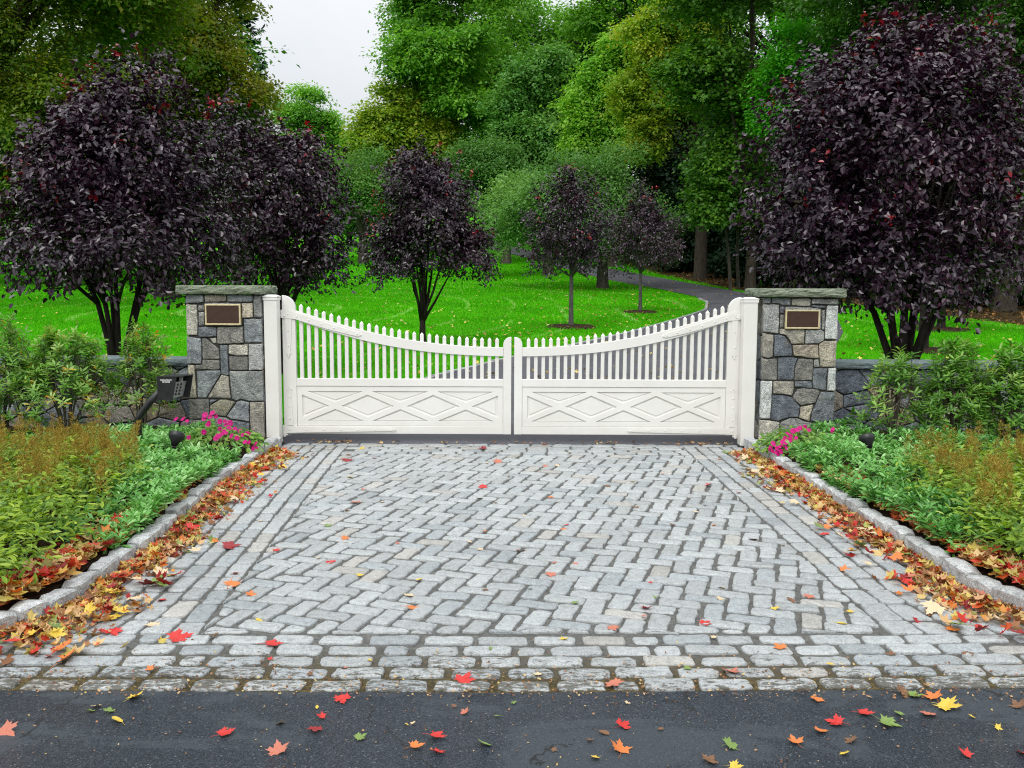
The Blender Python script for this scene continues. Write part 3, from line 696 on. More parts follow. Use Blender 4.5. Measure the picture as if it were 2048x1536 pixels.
def garden_wall(label, x0, x1, yf, yb, zc0, zc1, seed):
    rng = random.Random(seed)
    root = tag(empty('garden_wall', ((x0 + x1) / 2, (yf + yb) / 2, 0)), label, 'wall', 'low stone walls beside the pillars')
    ox, oy = root.location.x, root.location.y
    core = MB(); core.box(x0 - ox, x1 - ox, yf + 0.02 - oy, yb - oy, -0.05, zc0 - 0.002); core.build('mortar_core', M['mortar'], root)
    mb = MB()
    for poly in voronoi(x1 - x0, zc0, 0.29, 0.19, rng):
        add_stone(mb, poly, (x0 - ox, yf + 0.022 - oy, 0), (1, 0, 0), (0, 0, 1), (0, -1, 0), 0.013, 0.02, rng.uniform(0.012, 0.028), stone_col(rng), rng, r=0.012, step=0.05, wob=0.003, edge=0.007, rough=0.004, tilt=0.03)
    mb.build('stone_cladding', M['stone'], root, smooth=True, cols=True)
    x = x0
    while x < x1 - 0.05:
        l = rng.uniform(0.85, 1.15); xe = x + l
        if xe > x1 - 0.3: xe = x1
        rough_slab('coping', M['coping'], root, x + 0.003 - ox, xe - 0.003 - ox, yf - 0.04 - oy, yb + 0.04 - oy, zc0 + rng.uniform(-0.002, 0.002), zc1 + rng.uniform(-0.003, 0.003), rng, 0.005, 0.06)
        x = xe
    return root

def plaque(label, x0, x1, z0, z1, y):
    root = tag(empty('plaque', ((x0 + x1) / 2, y, (z0 + z1) / 2)), label, 'plaque', 'bronze plaques on the pillars')
    w, h = (x1 - x0) / 2, (z1 - z0) / 2
    p = MB(); p.box(-w + 0.012, w - 0.012, -0.012, 0.02, -h + 0.012, h - 0.012); p.build('plate', M['bronze'], root, bevel=0.001)
    f = MB(); b = 0.016
    f.box(-w, w, -0.018, 0.018, h - b, h); f.box(-w, w, -0.018, 0.018, -h, -h + b)
    f.box(-w, -w + b, -0.0178, 0.0178, -h + b, h - b); f.box(w - b, w, -0.0178, 0.0178, -h + b, h - b)
    f.build('border', M['brass'], root, bevel=0.0025)
    return root

build_apron()
build_kerb(-1, 'kerb', 'low granite kerb along the bed with the keypad post')
build_kerb(1, 'kerb', 'low granite kerb along the bed without a keypad post')
YP = 9.50
pillar('stone pillar nearer the keypad post, with a mossy grey capstone and brown plaque', LEFT_STONES, -3.33, -2.552, YP, YP + 0.50, 1.553, 232, 1540, 240, 1540, 262, 2841, (-3.405, -2.53, 1.556, 1.642), 3)
pillar('stone pillar with pale cream and dark blue stones and a bluish green capstone', RIGHT_STONES, 2.56, 3.335, YP + 0.03, YP + 0.55, 1.548, 480, 1745, 442, 1708, 322, 2841, (2.515, 3.385, 1.551, 1.636), 4)
plaque('blank brown plaque in a thin brass border on the pillar nearer the keypad post', *[P(411, 609, YP)[0], P(482, 609, YP)[0], P(445, 650, YP)[2], P(445, 608, YP)[2]], YP - 0.012)
plaque('blank brown plaque in a thin brass border under the bluish green capstone', *[P(1570, 620, YP + .03)[0], P(1639, 620, YP + .03)[0], P(1604, 657.5, YP + .03)[2], P(1604, 619.5, YP + .03)[2]], YP + 0.018)
garden_wall('low rubble stone wall behind the keypad post with a bluestone coping', -12.0, -3.31, YP + 0.34, YP + 0.72, 0.80, 0.868, 5)
garden_wall('low rubble stone wall behind the shrubs at the pillar with cream stones', 3.315, 12.0, YP + 0.36, YP + 0.74, 0.795, 0.862, 6)
# ------------------------------------------------------------------ white gate
GY = 9.66      # front face of the gate frame
GC = 0.0095    # middle of the gap
def poly_holes(mb, outer, holes, y0, y1):
    """plate in the XZ plane with holes, front y0 .. back y1"""
    from mathutils.geometry import tessellate_polygon
    loops = [outer] + [h[::-1] for h in holes]
    flat = [p for l in loops for p in l]
    tris = tessellate_polygon([[Vector((p[0], p[1], 0)) for p in l] for l in loops])
    n = len(flat)
    v = [(p[0], y0, p[1]) for p in flat] + [(p[0], y1, p[1]) for p in flat]
    f = []
    for a, b, c in tris:
        ar = (flat[b][0] - flat[a][0]) * (flat[c][1] - flat[a][1]) - (flat[c][0] - flat[a][0]) * (flat[b][1] - flat[a][1])
        if ar < 0: a, b, c = a, c, b
        f.append((a, b, c)); f.append((n + c, n + b, n + a))
    b0 = 0
    for l in loops:
        k = len(l)
        for i in range(k):
            j = (i + 1) % k; f.append((b0 + j, b0 + i, n + b0 + i, n + b0 + j))
        b0 += k
    mb.add(v, f)

def gate_leaf(m, label, hx, sx):
    """m=+1: leaf hinged at -X; m=-1: its mirror image. Local x runs from the hinge side (0) to the middle"""
    Wd = 2.385
    root = tag(empty('gate_leaf', (hx, GY, 0.0)), label, 'gate', 'two leaves of the driveway gate')
    X = lambda x: m * x
    class GB(MB):
        def build(s, name, mat, parent=None, **kw):
            if m < 0: s.f = [f[::-1] for f in s.f]
            s.v = [(m * sx * v[0], v[1], v[2]) for v in s.v]
            return MB.build(s, name, mat, parent, **kw)
    z = lambda zy: 1.62 - (540 + zy / 2.844 + 2.0 * (1 - 0.0) * 0 - 577.5) / 191.6
    lx = lambda zx: (340 + zx / 2.844 - 567.5) / 191.6
    zb, z_br, z_mr0, z_mr1 = 0.10, 0.184, 0.603, 0.682
    th = 0.055
    def arc(cx, cz, r, a0, a1, n=10): return [(cx + r * math.cos(math.radians(a0 + (a1 - a0) * i / n)), cz + r * math.sin(math.radians(a0 + (a1 - a0) * i / n))) for i in range(n + 1)]
    hw, mw = 0.137, 0.084
    b = GB(); ztop = 1.545
    b.prism([(0, zb), (hw, zb), (hw, ztop - hw)] + arc(0, ztop - hw, hw, 0, 82, 12)[1:] + [(0, ztop)], 0, th); b.build('hinge_stile', M['white'], root, bevel=0.004)
    b = GB(); zt = 1.122
    b.prism([(Wd - mw, zb), (Wd, zb), (Wd, zt)] + arc(Wd - 0.006, zt - mw + 0.006, mw - 0.006, 92, 180, 12), 0, th); b.build('meeting_stile', M['white'], root, bevel=0.004)
    b = GB(); b.box(hw, Wd - mw, 0.003, th - 0.003, zb + 0.001, z_br); b.build('bottom_rail', M['white'], root, bevel=0.004)
    b = GB(); b.box(hw, Wd - mw, 0.002, th - 0.002, z_mr0, z_mr1); b.build('middle_rail', M['white'], root, bevel=0.004)
    # swept top rail
    top = [(720,228),(800,255),(900,285),(1000,312),(1100,340),(1200,362),(1300,383),(1400,400),(1500,412),(1600,422),(1700,430),(1800,434.5),(1900,437.5)]
    bot = [(720,278),(900,340),(1100,395),(1300,437),(1500,465),(1700,480),(1900,487)]
    roll = lambda zx: (1 - zx / 1944.0) * 2.3 * 2.844
    tx = [lx(a) for a, c in top]; tzz = [z(c + roll(a)) for a, c in top]; bxx = [lx(a) for a, c in bot]; bz = [z(c + roll(a)) for a, c in bot]
    # smooth curves through the traced points
    ct = np.polyfit(tx, tzz, 4); cb = np.polyfit(bxx, bz, 4)
    xs = np.linspace(hw, Wd - mw, 34)
    ztp = np.polyval(ct, xs); zbt = np.polyval(cb, xs)
    b = GB(); vs = []; fs = []
    for i, x in enumerate(xs): vs += [(x, -0.004, zbt[i]), (x, -0.004, ztp[i]), (x, th, ztp[i]), (x, th, zbt[i])]
    for i in range(len(xs) - 1):
        o = i * 4
        for k in range(4): fs.append((o + k, o + (k + 1) % 4, o + 4 + (k + 1) % 4, o + 4 + k)[::-1])
    fs += [(0, 1, 2, 3)[::-1], tuple(len(vs) - 4 + k for k in (0, 1, 2, 3))]
    b.add(vs, fs); b.build('top_rail', M['white'], root, bevel=0.003)
    # pickets
    for i in range(27):
        px = lx(752 + 42.8 * i); pw = 0.0185
        tip = z(180 + roll(752)) if False else float(np.polyval(ct, px)) + np.interp(i, [0, 26], [0.088, 0.103])
        b = GB(); sh = tip - 0.026
        b.box(px - pw, px + pw, 0.012, 0.012 + 2 * pw, z_mr1 - 0.01, sh)
        q = [(px - pw, 0.012, sh), (px + pw, 0.012, sh), (px + pw, 0.012 + 2 * pw, sh), (px - pw, 0.012 + 2 * pw, sh), (px, 0.012 + pw, tip)]
        b.v += q[:0]
        base = len(b.v)
        b.f.pop(1)
        b.add([q[4]], [])
        o = base - 8 + 4
        b.f += [(o, o + 1, base), (o + 1, o + 2, base), (o + 2, o + 3, base), (o + 3, o, base)]
        b.build('picket', M['white'], root, bevel=0.0025)
    # lower panel and its lattice of crossed boards
    b = GB(); b.box(hw, Wd - mw, 0.026, 0.040, z_br, z_mr0); b.build('panel', M['white'], root)
    px0, px1, pz0, pz1 = hw + 0.002, Wd - mw - 0.002, z_br + 0.002, z_mr0 - 0.002
    b = GB(); holes = []
    zz = lambda zy: z(zy + 2.2)
    for c in (940, 1312, 1686):
        holes.append([(lx(c - 160), zz(688)), (lx(c), zz(750)), (lx(c + 158), zz(688))])
        holes.append([(lx(c - 160), zz(858)), (lx(c + 160), zz(858)), (lx(c), zz(791))])
    for c in (1125, 1500):
        holes.append([(lx(c), zz(708)), (lx(c - 150), zz(773)), (lx(c), zz(836)), (lx(c + 150), zz(773))])
    holes.append([(lx(752), zz(710)), (lx(752), zz(838)), (lx(905), zz(773))]); holes.append([(lx(1870), zz(710)), (lx(1722), zz(773)), (lx(1870), zz(838))])
    holes = [h if area(h) > 0 else h[::-1] for h in holes]
    poly_holes(b, [(px0, pz0), (px1, pz0), (px1, pz1), (px0, pz1)], holes, 0.010, 0.027)
    b.build('lattice', M['white'], root, bevel=0.0022)
    # raised fields inside the lattice openings
    for h in holes:
        b = GB(); ins = inset(h, 0.022)
        b.prism(ins, 0.0185, 0.0275); b.build('raised_field', M['white'], root, bevel=0.002)
    # strap hinges with spear tips
    def spear(cx, cz, dx, dz, s):
        nx, nz = -dz, dx
        return [(cx + nx * s * 0.8, cz + nz * s * 0.8), (cx + dx * s * 0.5 + nx * s * 1.5, cz + dz * s * 0.5 + nz * s * 1.5), (cx + dx * s * 1.1 + nx * s * 0.7, cz + dz * s * 1.1 + nz * s * 0.7), (cx + dx * s * 2.5, cz + dz * s * 2.5),
                (cx + dx * s * 1.1 - nx * s * 0.7, cz + dz * s * 1.1 - nz * s * 0.7), (cx + dx * s * 0.5 - nx * s * 1.5, cz + dz * s * 0.5 - nz * s * 1.5), (cx - nx * s * 0.8, cz - nz * s * 0.8)]
    def bolt(bb, x, zc, y, r=0.008):
        vs = []; fs = []
        for q, (rr, yy) in enumerate(((1.0, 0.0), (0.95, -0.004), (0.55, -0.007))):
            for k in range(8): vs.append((x + rr * r * math.cos(k * math.pi / 4), y + yy, zc + rr * r * math.sin(k * math.pi / 4)))
        for q in range(2):
            for k in range(8): k2 = (k + 1) % 8; fs.append((q * 8 + k, q * 8 + k2, (q + 1) * 8 + k2, (q + 1) * 8 + k))
        fs.append(tuple(16 + k for k in range(8))); bb.add(vs, fs)
    ext = -0.012
    # upper: along the swept rail and down the stile
    b = GB(); xs2 = np.linspace(hw, lx(1075), 16)
    za = np.polyval(ct, xs2) - 0.019; zc = np.polyval(cb, xs2) + np.linspace(0.004, 0.028, 16)
    za = za - np.linspace(0, 0.012, 16)
    dx, dz = xs2[-1] - xs2[-2], (za[-1] + zc[-1] - za[-2] - zc[-2]) / 2; L = math.hypot(dx, dz); dx /= L; dz /= L
    upper = [(ext, zc[0] + 0.012), (hw, zc[0])] + list(zip(xs2[1:], zc[1:]))
    tip = spear(xs2[-1], (za[-1] + zc[-1]) / 2, dx, dz, 0.017)
    poly = upper + tip[::-1] + list(zip(xs2[::-1], za[::-1])) + [(hw * 0.45, za[0] + 0.026), (ext, za[0] + 0.028)]
    b.prism(poly, -0.0135, -0.0045)
    for t in (0.03, 0.22, 0.42, 0.62, 0.82, 0.99):
        i = t * 15; xx = np.interp(i, range(16), xs2); bolt(b, xx, (np.interp(i, range(16), za) + np.interp(i, range(16), zc)) / 2, -0.0135)
    zt2 = zc[0] + 0.012
    b.prism([(0.028, zt2), (0.040, zt2 - 0.22), (0.052, zt2 - 0.355)] + [(p[0], p[1]) for p in spear(0.064, zt2 - 0.36, 0, -1, 0.017)[::-1]] + [(0.080, zt2 - 0.355), (0.090, zt2 - 0.22), (0.100, zt2)], -0.0085, 0.001)
    for zz2 in (0.045, -0.13, -0.29, -0.40): bolt(b, 0.062, zt2 + zz2, -0.0135 if zz2 > 0 else -0.0085)
    b.build('strap_hinge', M['white'], root, bevel=0.0012)
    # lower: along the bottom rail and up the stile
    b = GB(); x1 = lx(1265); z0s, z1s = zb + 0.012, zb + 0.078
    tip = spear(x1, zb + 0.045, 1, 0, 0.017)
    b.prism([(ext, zb + 0.004), (hw, z0s)] + [(x1, zb + 0.032)] + tip[::-1] + [(x1, zb + 0.058), (hw, z1s), (ext, z1s + 0.012)], -0.0105, -0.0012)
    for xx in np.linspace(0.06, x1, 7): bolt(b, float(xx), zb + 0.045, -0.0105)
    zt3 = z1s + 0.012
    sp = spear(0.064, zt3 + 0.37, 0, 1, 0.017)
    b.prism([(0.030, zt3), (0.098, zt3), (0.080, zt3 + 0.36)] + sp[::-1] + [(0.050, zt3 + 0.36)], -0.0085, 0.001)
    for q in (0.07, 0.2, 0.30, 0.40): bolt(b, 0.064, zt3 + q, -0.0085)
    b.build('strap_hinge', M['white'], root, bevel=0.0012)
    return root

def gate_post(label, m, x0, x1, yf, ztop):
    root = tag(empty('gate_post', ((x0 + x1) / 2, yf + 0.07, 0)), label, 'gate post', 'white posts the gate hangs from')
    w = (x1 - x0) / 2
    b = MB(); b.box(-w, w, -0.07, 0.07, 0.012, ztop - 0.045); b.build('shaft', M['white'], root, bevel=0.008)
    b = MB(); b.box(-w - 0.006, w + 0.006, -0.076, 0.076, ztop - 0.052, ztop - 0.024)
    b.box(-w - 0.009, w + 0.009, -0.079, 0.079, ztop - 0.022, ztop - 0.012)
    v = [(-w - 0.008, -0.078, ztop - 0.0118), (w + 0.008, -0.078, ztop - 0.0118), (w + 0.008, 0.078, ztop - 0.0118), (-w - 0.008, 0.078, ztop - 0.0118), (-w + 0.03, -0.04, ztop + 0.004), (w - 0.03, -0.04, ztop + 0.004), (w - 0.03, 0.04, ztop + 0.004), (-w + 0.03, 0.04, ztop + 0.004)]
    b.add(v, [(0, 1, 5, 4), (1, 2, 6, 5), (2, 3, 7, 6), (3, 0, 4, 7), (4, 5, 6, 7)]); b.build('post_cap', M['white'], root, bevel=0.0025)
    for zc in (1.335, 0.09):
        b = MB(); xa = m * (w - 0.01); xb = m * (w + 0.05)
        b.tube([(xa, 0.075, zc), (xb, 0.075, zc)], [0.011, 0.011], 8)
        b.tube([(m * (w + 0.018), 0.075, zc - 0.02), (m * (w + 0.018), 0.075, zc + 0.02)], [0.015, 0.015], 8)
        b.build('hinge_pin', M['white'], root)
    b = MB(); b.box(-w - 0.012, w + 0.012, -0.082, 0.082, -0.005, 0.010); b.build('base_plate', M['mortar'], root)

gate_leaf(1, 'white gate leaf hung by the keypad post pillar, with picket top and crossed panel', -2.387, 0.9975)
gate_leaf(-1, 'white gate leaf hung beside the pillar of cream stones, with picket top and crossed panel', 2.373, 0.9855)
gate_post('square white hinge post against the pillar near the keypad', 1, -2.536, -2.400, 9.505, 1.548)
gate_post('square white hinge post against the pillar with cream stones', -1, 2.364, 2.504, 9.505, 1.543)
# ------------------------------------------------------------------ ground
def grid_mesh(name, xs, ys, zf, mat, tintf=None, kind='structure', label=None):
    X, Y = np.meshgrid(xs, ys); nx, ny = len(xs), len(ys)
    Z = np.vectorize(zf)(X, Y).astype(np.float32)
    V = np.stack([X, Y, Z], -1).reshape(-1, 3)
    i = (np.arange(ny - 1)[:, None] * nx + np.arange(nx - 1)[None, :]).ravel()
    L = np.stack([i, i + 1, i + nx + 1, i + nx], 1).ravel()
    T = np.vectorize(tintf)(X, Y).ravel() if tintf else None
    me = arrays_mesh(name, V, L, np.full(len(i), 4), tint=T, smooth=True)
    o = link(name, me, mat); tag(o, label, None, None, kind); return o

WB = [(9.7, 19.0), (20, 18.0), (27, 15.6), (33, 14.6), (38, 13.6), (44, 11.8), (50, 10.4), (58, 9.2), (70, 8.0), (90, 9.0), (150, 20)]
def woodness(x, y):
    b = np.interp(y, [p[0] for p in WB], [p[1] for p in WB])
    r = 0.5 + (x - b) * 0.35
    l = 0.5 + (-30 - x) * 0.12 if y < 60 else 0.0
    return float(np.clip(max(r, l), 0, 1))
xs = np.concatenate([np.linspace(-260, -30, 24)[:-1], np.linspace(-30, 30, 101), np.linspace(30, 260, 24)[1:]])
ys = np.concatenate([np.linspace(9.9, 40, 70)[:-1], np.linspace(40, 130, 60)[:-1], np.linspace(130, 420, 20)])
grid_mesh('lawn', xs, ys, lambda x, y: tz(x, y) + 0.012 * math.sin(x * 1.3) * math.sin(y * 0.9) * min(1, max(0, (y - 11) / 6)) - (0.03 if y < 10 else 0), M['lawn'], woodness, label='mown bright green lawn rising behind the gate')
# street sheet in front, apron edge on the cobbles
mb = MB()
for (xa, xb) in ((-160, -4.8), (-4.8, 0), (0, 5.0), (5.0, 160)):
    ya, yb = (3.617 if xa <= 0 else y_street(min(xa, 5))), (3.617 if xb <= 0 else y_street(min(xb, 5)))
    mb.add([(xa, -90, -0.006), (xb, -90, -0.006), (xb, yb, -0.006), (xa, ya, -0.006)], [(0, 1, 2, 3)])
tag(mb.build('street', M['street']), 'wet dark asphalt street in front of the cobbles', None, None, 'structure')
# lower ground under everything
mb = MB(); mb.add([(-420, -420, -0.12), (420, -420, -0.12), (420, 420, -0.12), (-420, 420, -0.12)], [(0, 1, 2, 3)])
tag(mb.build('ground', M['mulch']), 'bare ground', None, None, 'structure')
# planting beds
rb = random.Random(5)
def bed(side):
    f = kx_left if side < 0 else kx_right
    mb = MB(); ys_ = np.linspace(3.64, 9.86, 63); us = np.concatenate([np.linspace(0.0, 4, 40), np.linspace(4.3, 22, 30)])
    vs = []
    for y in ys_:
        x0 = f(y) + side * 0.10
        for u in us:
            z = 0.078 + 0.012 * math.sin(u * 7 + y * 5) + rb.uniform(-0.012, 0.012) + 0.06 * min(1, u / 1.0)
            if u < 0.05: z = 0.085
            vs.append((x0 + side * u, y, z))
    nu = len(us); fs = []
    for j in range(len(ys_) - 1):
        for i in range(nu - 1):
            q = (j * nu + i, j * nu + i + 1, (j + 1) * nu + i + 1, (j + 1) * nu + i); fs.append(q if side > 0 else q[::-1])
    mb.add(vs, fs)
    tag(mb.build('planting_bed', M['mulch'], smooth=True), 'bark mulched planting bed', None, None, 'structure')
bed(-1); bed(1)
# drive behind the gate
DL = [(9.66, -2.45), (11.0, -2.3), (13.0, -1.9), (15.4, -1.19), (18.2, -0.02), (21.45, 1.57), (23.95, 2.78), (29, 5.0), (34, 7.1), (38.1, 8.0), (41.5, 8.1), (45.8, 7.35), (52.9, 5.37), (63, 3.2), (72.1, 0.96), (82, -2.5), (95, -9)]
DR = [(9.66, 2.45), (11.5, 2.85), (14, 4.2), (17, 5.55), (20.5, 7.1), (25.3, 9.0), (29.9, 10.45), (35, 11.4), (40, 11.3), (44.3, 10.8), (49, 9.9), (53.8, 8.78), (61, 6.69), (69, 4.6), (77, 1.9), (88, -1.5), (100, -7)]
def drive_pts(n=150):
    out = []
    a = np.array(DL); b = np.array(DR)
    ta = np.linspace(0, 1, len(a)); tt = np.linspace(0, 1, n)
    for t in tt:
        l = (np.interp(t, ta, a[:, 1]), np.interp(t, ta, a[:, 0])); r = (np.interp(t, ta, b[:, 1]), np.interp(t, ta, b[:, 0]))
        out.append((l, r))
    return out
DP = drive_pts(); mb = MB(); vs = []; nn = 7
for l, r in DP:
    for k in range(nn):
        t = k / (nn - 1); x = l[0] + (r[0] - l[0]) * t; y = l[1] + (r[1] - l[1]) * t
        vs.append((x, y, (tz(x, y) + 0.028 + 0.03 * math.sin(math.pi * t)) if y > 9.8 else -0.012 + 0.02 * 0))
fs = [(j * nn + i, j * nn + i + 1, (j + 1) * nn + i + 1, (j + 1) * nn + i) for j in range(len(DP) - 1) for i in range(nn - 1)]
mb.add(vs, fs); tag(mb.build('drive', M['drive'], smooth=True), 'dark asphalt drive curving up behind the gate', None, None, 'structure')
# pale cobble edging along the lawn side of the drive
mb = MB(); rng = random.Random(12); dl = [p[0] for p in DP]
acc = 0.0
for i in range(2, len(dl) - 60):
    (xa, ya), (xb, yb) = dl[i], dl[i + 1]; L = math.hypot(xb - xa, yb - ya); k = max(1, int(L / 0.22))
    dx, dy = (xb - xa) / L, (yb - ya) / L
    for q in range(k):
        x0, y0 = xa + dx * L * q / k, ya + dy * L * q / k; ll = L / k - 0.015
        z0 = tz(x0, y0) + 0.045 + rng.uniform(0, 0.012); c = cobble_col(rng)
        P4 = [(x0, y0), (x0 + dx * ll, y0 + dy * ll), (x0 + dx * ll - dy * 0.1, y0 + dy * ll + dx * 0.1), (x0 - dy * 0.1, y0 + dx * 0.1)]
        mb.add([(p[0], p[1], z0 - 0.1) for p in P4] + [(p[0], p[1], z0) for p in P4], [(4, 5, 6, 7), (0, 1, 5, 4), (1, 2, 6, 5), (2, 3, 7, 6), (3, 0, 4, 7)], c)
tag(mb.build('drive_kerb', M['kerb'], cols=True), 'low granite edging between the drive and the lawn', None, None, 'structure')

# grass blades on the nearer lawn
def on_drive(x, y):
    l = np.interp(y, [p[0] for p in DL], [p[1] for p in DL]); r = np.interp(y, [p[0] for p in DR], [p[1] for p in DR])
    return (x > l - 0.12) & (x < r + 0.02)
def grass():
    r = np.random.default_rng(3); n = 480000
    Y = 10.3 + (r.random(n) ** 2.0) * 62
    half = 0.62 * Y + 1.0
    X = (r.random(n) * 2 - 1) * half
    keep = ~on_drive(X, Y)
    wb = np.interp(Y, [p[0] for p in WB], [p[1] for p in WB]); keep &= X < wb - 0.4
    X, Y = X[keep], Y[keep]; n = len(X)
    Zg = 0.03 * np.maximum(0, Y - 10) + 0.0008 * np.maximum(0, Y - 20) ** 2
    far = Y / 12.0
    h = (0.030 + 0.022 * r.random(n)) * (0.9 + 0.25 * far); w = (0.004 + 0.004 * r.random(n)) * far * 1.1
    az = r.random(n) * 2 * np.pi; lean = (r.random(n) * 0.9) * h; la = r.random(n) * 2 * np.pi
    V = np.zeros((n, 3, 3), np.float32)
    V[:, 0] = np.stack([X - np.cos(az) * w, Y - np.sin(az) * w, Zg - 0.005], 1); V[:, 1] = np.stack([X + np.cos(az) * w, Y + np.sin(az) * w, Zg - 0.005], 1)
    V[:, 2] = np.stack([X + np.cos(la) * lean, Y + np.sin(la) * lean, Zg + h], 1)
    pat = 0.5 + 0.28 * np.sin(X * 0.9 + np.sin(Y * 0.7) * 2) * np.sin(Y * 0.6 + X * 0.35)
    t = np.clip(pat * 0.5 + r.random(n) * 0.5, 0, 1)
    rr = np.sqrt((X + 9) ** 2 + 0.5 * (Y - 33) ** 2) + 0.5 * np.sin(X * 0.5) + 0.4 * np.sin(Y * 0.4 + 1)
    ring = np.abs((rr / 2.1) % 1 - 0.5) < 0.045; ring &= (np.sin(X * 0.8 + 2) * np.sin(Y * 0.55) > -0.15)
    t = np.where(ring & (r.random(n) < 0.75), 0.93 + 0.07 * r.random(n), t * 0.93)
    me = arrays_mesh('grass', V.reshape(-1, 3), np.arange(3 * n), np.full(n, 3), tint=np.repeat(t, 3))
    tag(link('grass', me, M['grass']), 'short mown green grass blades', None, None, 'stuff')
grass()
# ------------------------------------------------------------------ trees and shrubs
LEAF4 = ([(0, 0, 0), (0.30, 0.42, 0.07), (0, 1, -0.06), (-0.30, 0.42, 0.07)], [(0, 1, 2, 3)])
LEAF6 = ([(0, 0, 0), (0.30, 0.32, 0.10), (0.25, 0.70, 0.03), (0, 1, -0.13), (-0.25, 0.70, 0.03), (-0.30, 0.32, 0.10)], [(0, 1, 2, 3), (0, 3, 4, 5)])
LEAFM = ([(0, 0, 0), (0.42, 0.12, 0.05), (0.30, 0.45, 0.02), (0.5, 0.72, -0.04), (0.12, 0.66, 0.03), (0, 1.0, -0.10), (-0.12, 0.66, 0.03), (-0.5, 0.72, -0.04), (-0.30, 0.45, 0.02), (-0.42, 0.12, 0.05)],
         [(0, 1, 2), (2, 3, 4), (0, 2, 4, 5), (0, 5, 6, 8), (8, 6, 7), (0, 8, 9)])

def lobes_wobble(d, ph):
    return 1 + 0.16 * np.sin(d[:, 0] * 3.1 + ph) * np.sin(d[:, 2] * 3.7 + ph * 1.7) + 0.10 * np.sin(d[:, 1] * 5.3 + ph * 2.3 + d[:, 2] * 4.1) + 0.07 * np.sin(d[:, 0] * 9.1 + d[:, 2] * 7.7 + ph)

def crown_mesh(name, lobes, ntw, per, tl, ll, seed, tmpl=LEAF4, spread=0.22, droop=0.25, up=0.35, core=0.22, tint0=0.0, tint1=0.85, upl=0.6, bottom=-1.0, extra=None, wob=1.0, redtop=0.0, sub=0, flat=1.0):
    """leafy twigs through the lobes (cx,cy,cz,rx,ry,rz,weight), most of them in the outer shell"""
    r = np.random.default_rng(seed)
    L = np.array([list(l) + [1] * (7 - len(l)) for l in lobes], float)
    if sub:
        S = []
        for l in L:
            for _ in range(sub):
                q = norm(r.normal(size=3)); q[1] = q[1] if r.random() < 0.25 else -abs(q[1])
                m = r.uniform(0.40, 0.86); f = r.uniform(0.32, 0.56)
                S.append([l[0] + q[0] * l[3] * m, l[1] + q[1] * l[4] * m, l[2] + q[2] * l[5] * m, l[3] * f * 1.1, l[4] * f * 1.1, l[5] * f * r.uniform(0.35, 0.62), l[6] * r.uniform(0.6, 1.3)])
        L = np.array(S)
    wgt = L[:, 6] * (L[:, 3] * L[:, 4] * L[:, 5]) ** (2 / 3); wgt /= wgt.sum()
    li = r.choice(len(L), ntw, p=wgt)
    lt = r.random(len(L)); li_ = li if extra is None else np.concatenate([li, np.zeros(len(extra), int)])
    d = norm(r.normal(size=(ntw, 3)))
    d[:, 2] = np.where(d[:, 2] < bottom, -d[:, 2], d[:, 2])
    rad = np.where(r.random(ntw) < core, 0.35 + 0.4 * r.random(ntw), 0.74 + 0.28 * r.random(ntw) ** 0.8)
    wobv = 1 + (lobes_wobble(d, seed % 17) - 1) * wob
    base = L[li, :3] + d * L[li, 3:6] * (rad * wobv)[:, None]
    out = norm(d / L[li, 3:6])
    tdir = norm(out * 1.0 + np.array([0, 0, up]) + r.normal(size=(ntw, 3)) * 0.45)
    if flat < 1: tdir[:, 2] *= flat; tdir = norm(tdir)
    tlen = tl * (0.6 + 0.8 * r.random(ntw))
    if extra is not None:      # leading shoots: (x,y,z, dx,dy,dz, length)
        E_ = np.array(extra, float)
        base = np.concatenate([base, E_[:, :3]]); tdir = np.concatenate([tdir, norm(E_[:, 3:6])]); tlen = np.concatenate([tlen, E_[:, 6]]); out = np.concatenate([out, norm(E_[:, 3:6])])
        nex = len(E_)
    else: nex = 0
    nt = len(base)
    t = (np.arange(per)[None, :] + r.random((nt, per))) / per
    start = base - tdir * tlen[:, None] * 0.55
    pos = start[:, None, :] + tdir[:, None, :] * (t * tlen[:, None])[:, :, None]
    pos[:, :, 2] -= droop * tlen[:, None] * t ** 2 * (0.5 + 0.6 * r.random((nt, 1)))
    spr = np.full(nt, spread * tl); 
    if nex: spr[-nex:] *= 0.25; start[-nex:] += tdir[-nex:] * tlen[-nex:, None] * 0.38
    pos += r.normal(size=pos.shape) * spr[:, None, None]
    n = nt * per; pos = pos.reshape(n, 3)
    o3 = np.repeat(out, per, 0); t3 = np.repeat(tdir, per, 0)
    rv = r.normal(size=(n, 3))
    nr = norm(o3 * 0.55 + np.array([0, 0, upl]) + rv * 0.55)
    al = norm(o3 * 0.5 + t3 * 0.4 + np.array([0, 0, -0.45]) + r.normal(size=(n, 3)) * 0.6)
    X, Y, Z = frames(nr, al)
    tw = np.repeat(r.random(nt), per)
    tint = tint0 + (tint1 - tint0) * np.clip(0.35 * np.repeat(lt[li_], per) + 0.35 * tw + 0.3 * r.random(n), 0, 1)
    if redtop > 0:
        tip = (t.ravel() > 0.62); hz = pos[:, 2]; zr = (hz - hz.min()) / (hz.max() - hz.min())
        isr = np.repeat(r.random(nt) < redtop, per) & tip & (zr > 0.35)
        if nex: isr[-nex * per:] = (t[-nex:].ravel() > 0.6) & np.repeat(r.random(nex) < 0.55, per)
        tint = np.where(isr, 0.93 + 0.07 * r.random(n), tint)
    sc = ll * (0.65 + 0.6 * r.random(n))
    return scatter_mesh(name, tmpl[0], tmpl[1], pos.astype(np.float32), X, Y, Z, sc, tint, smooth=False), base

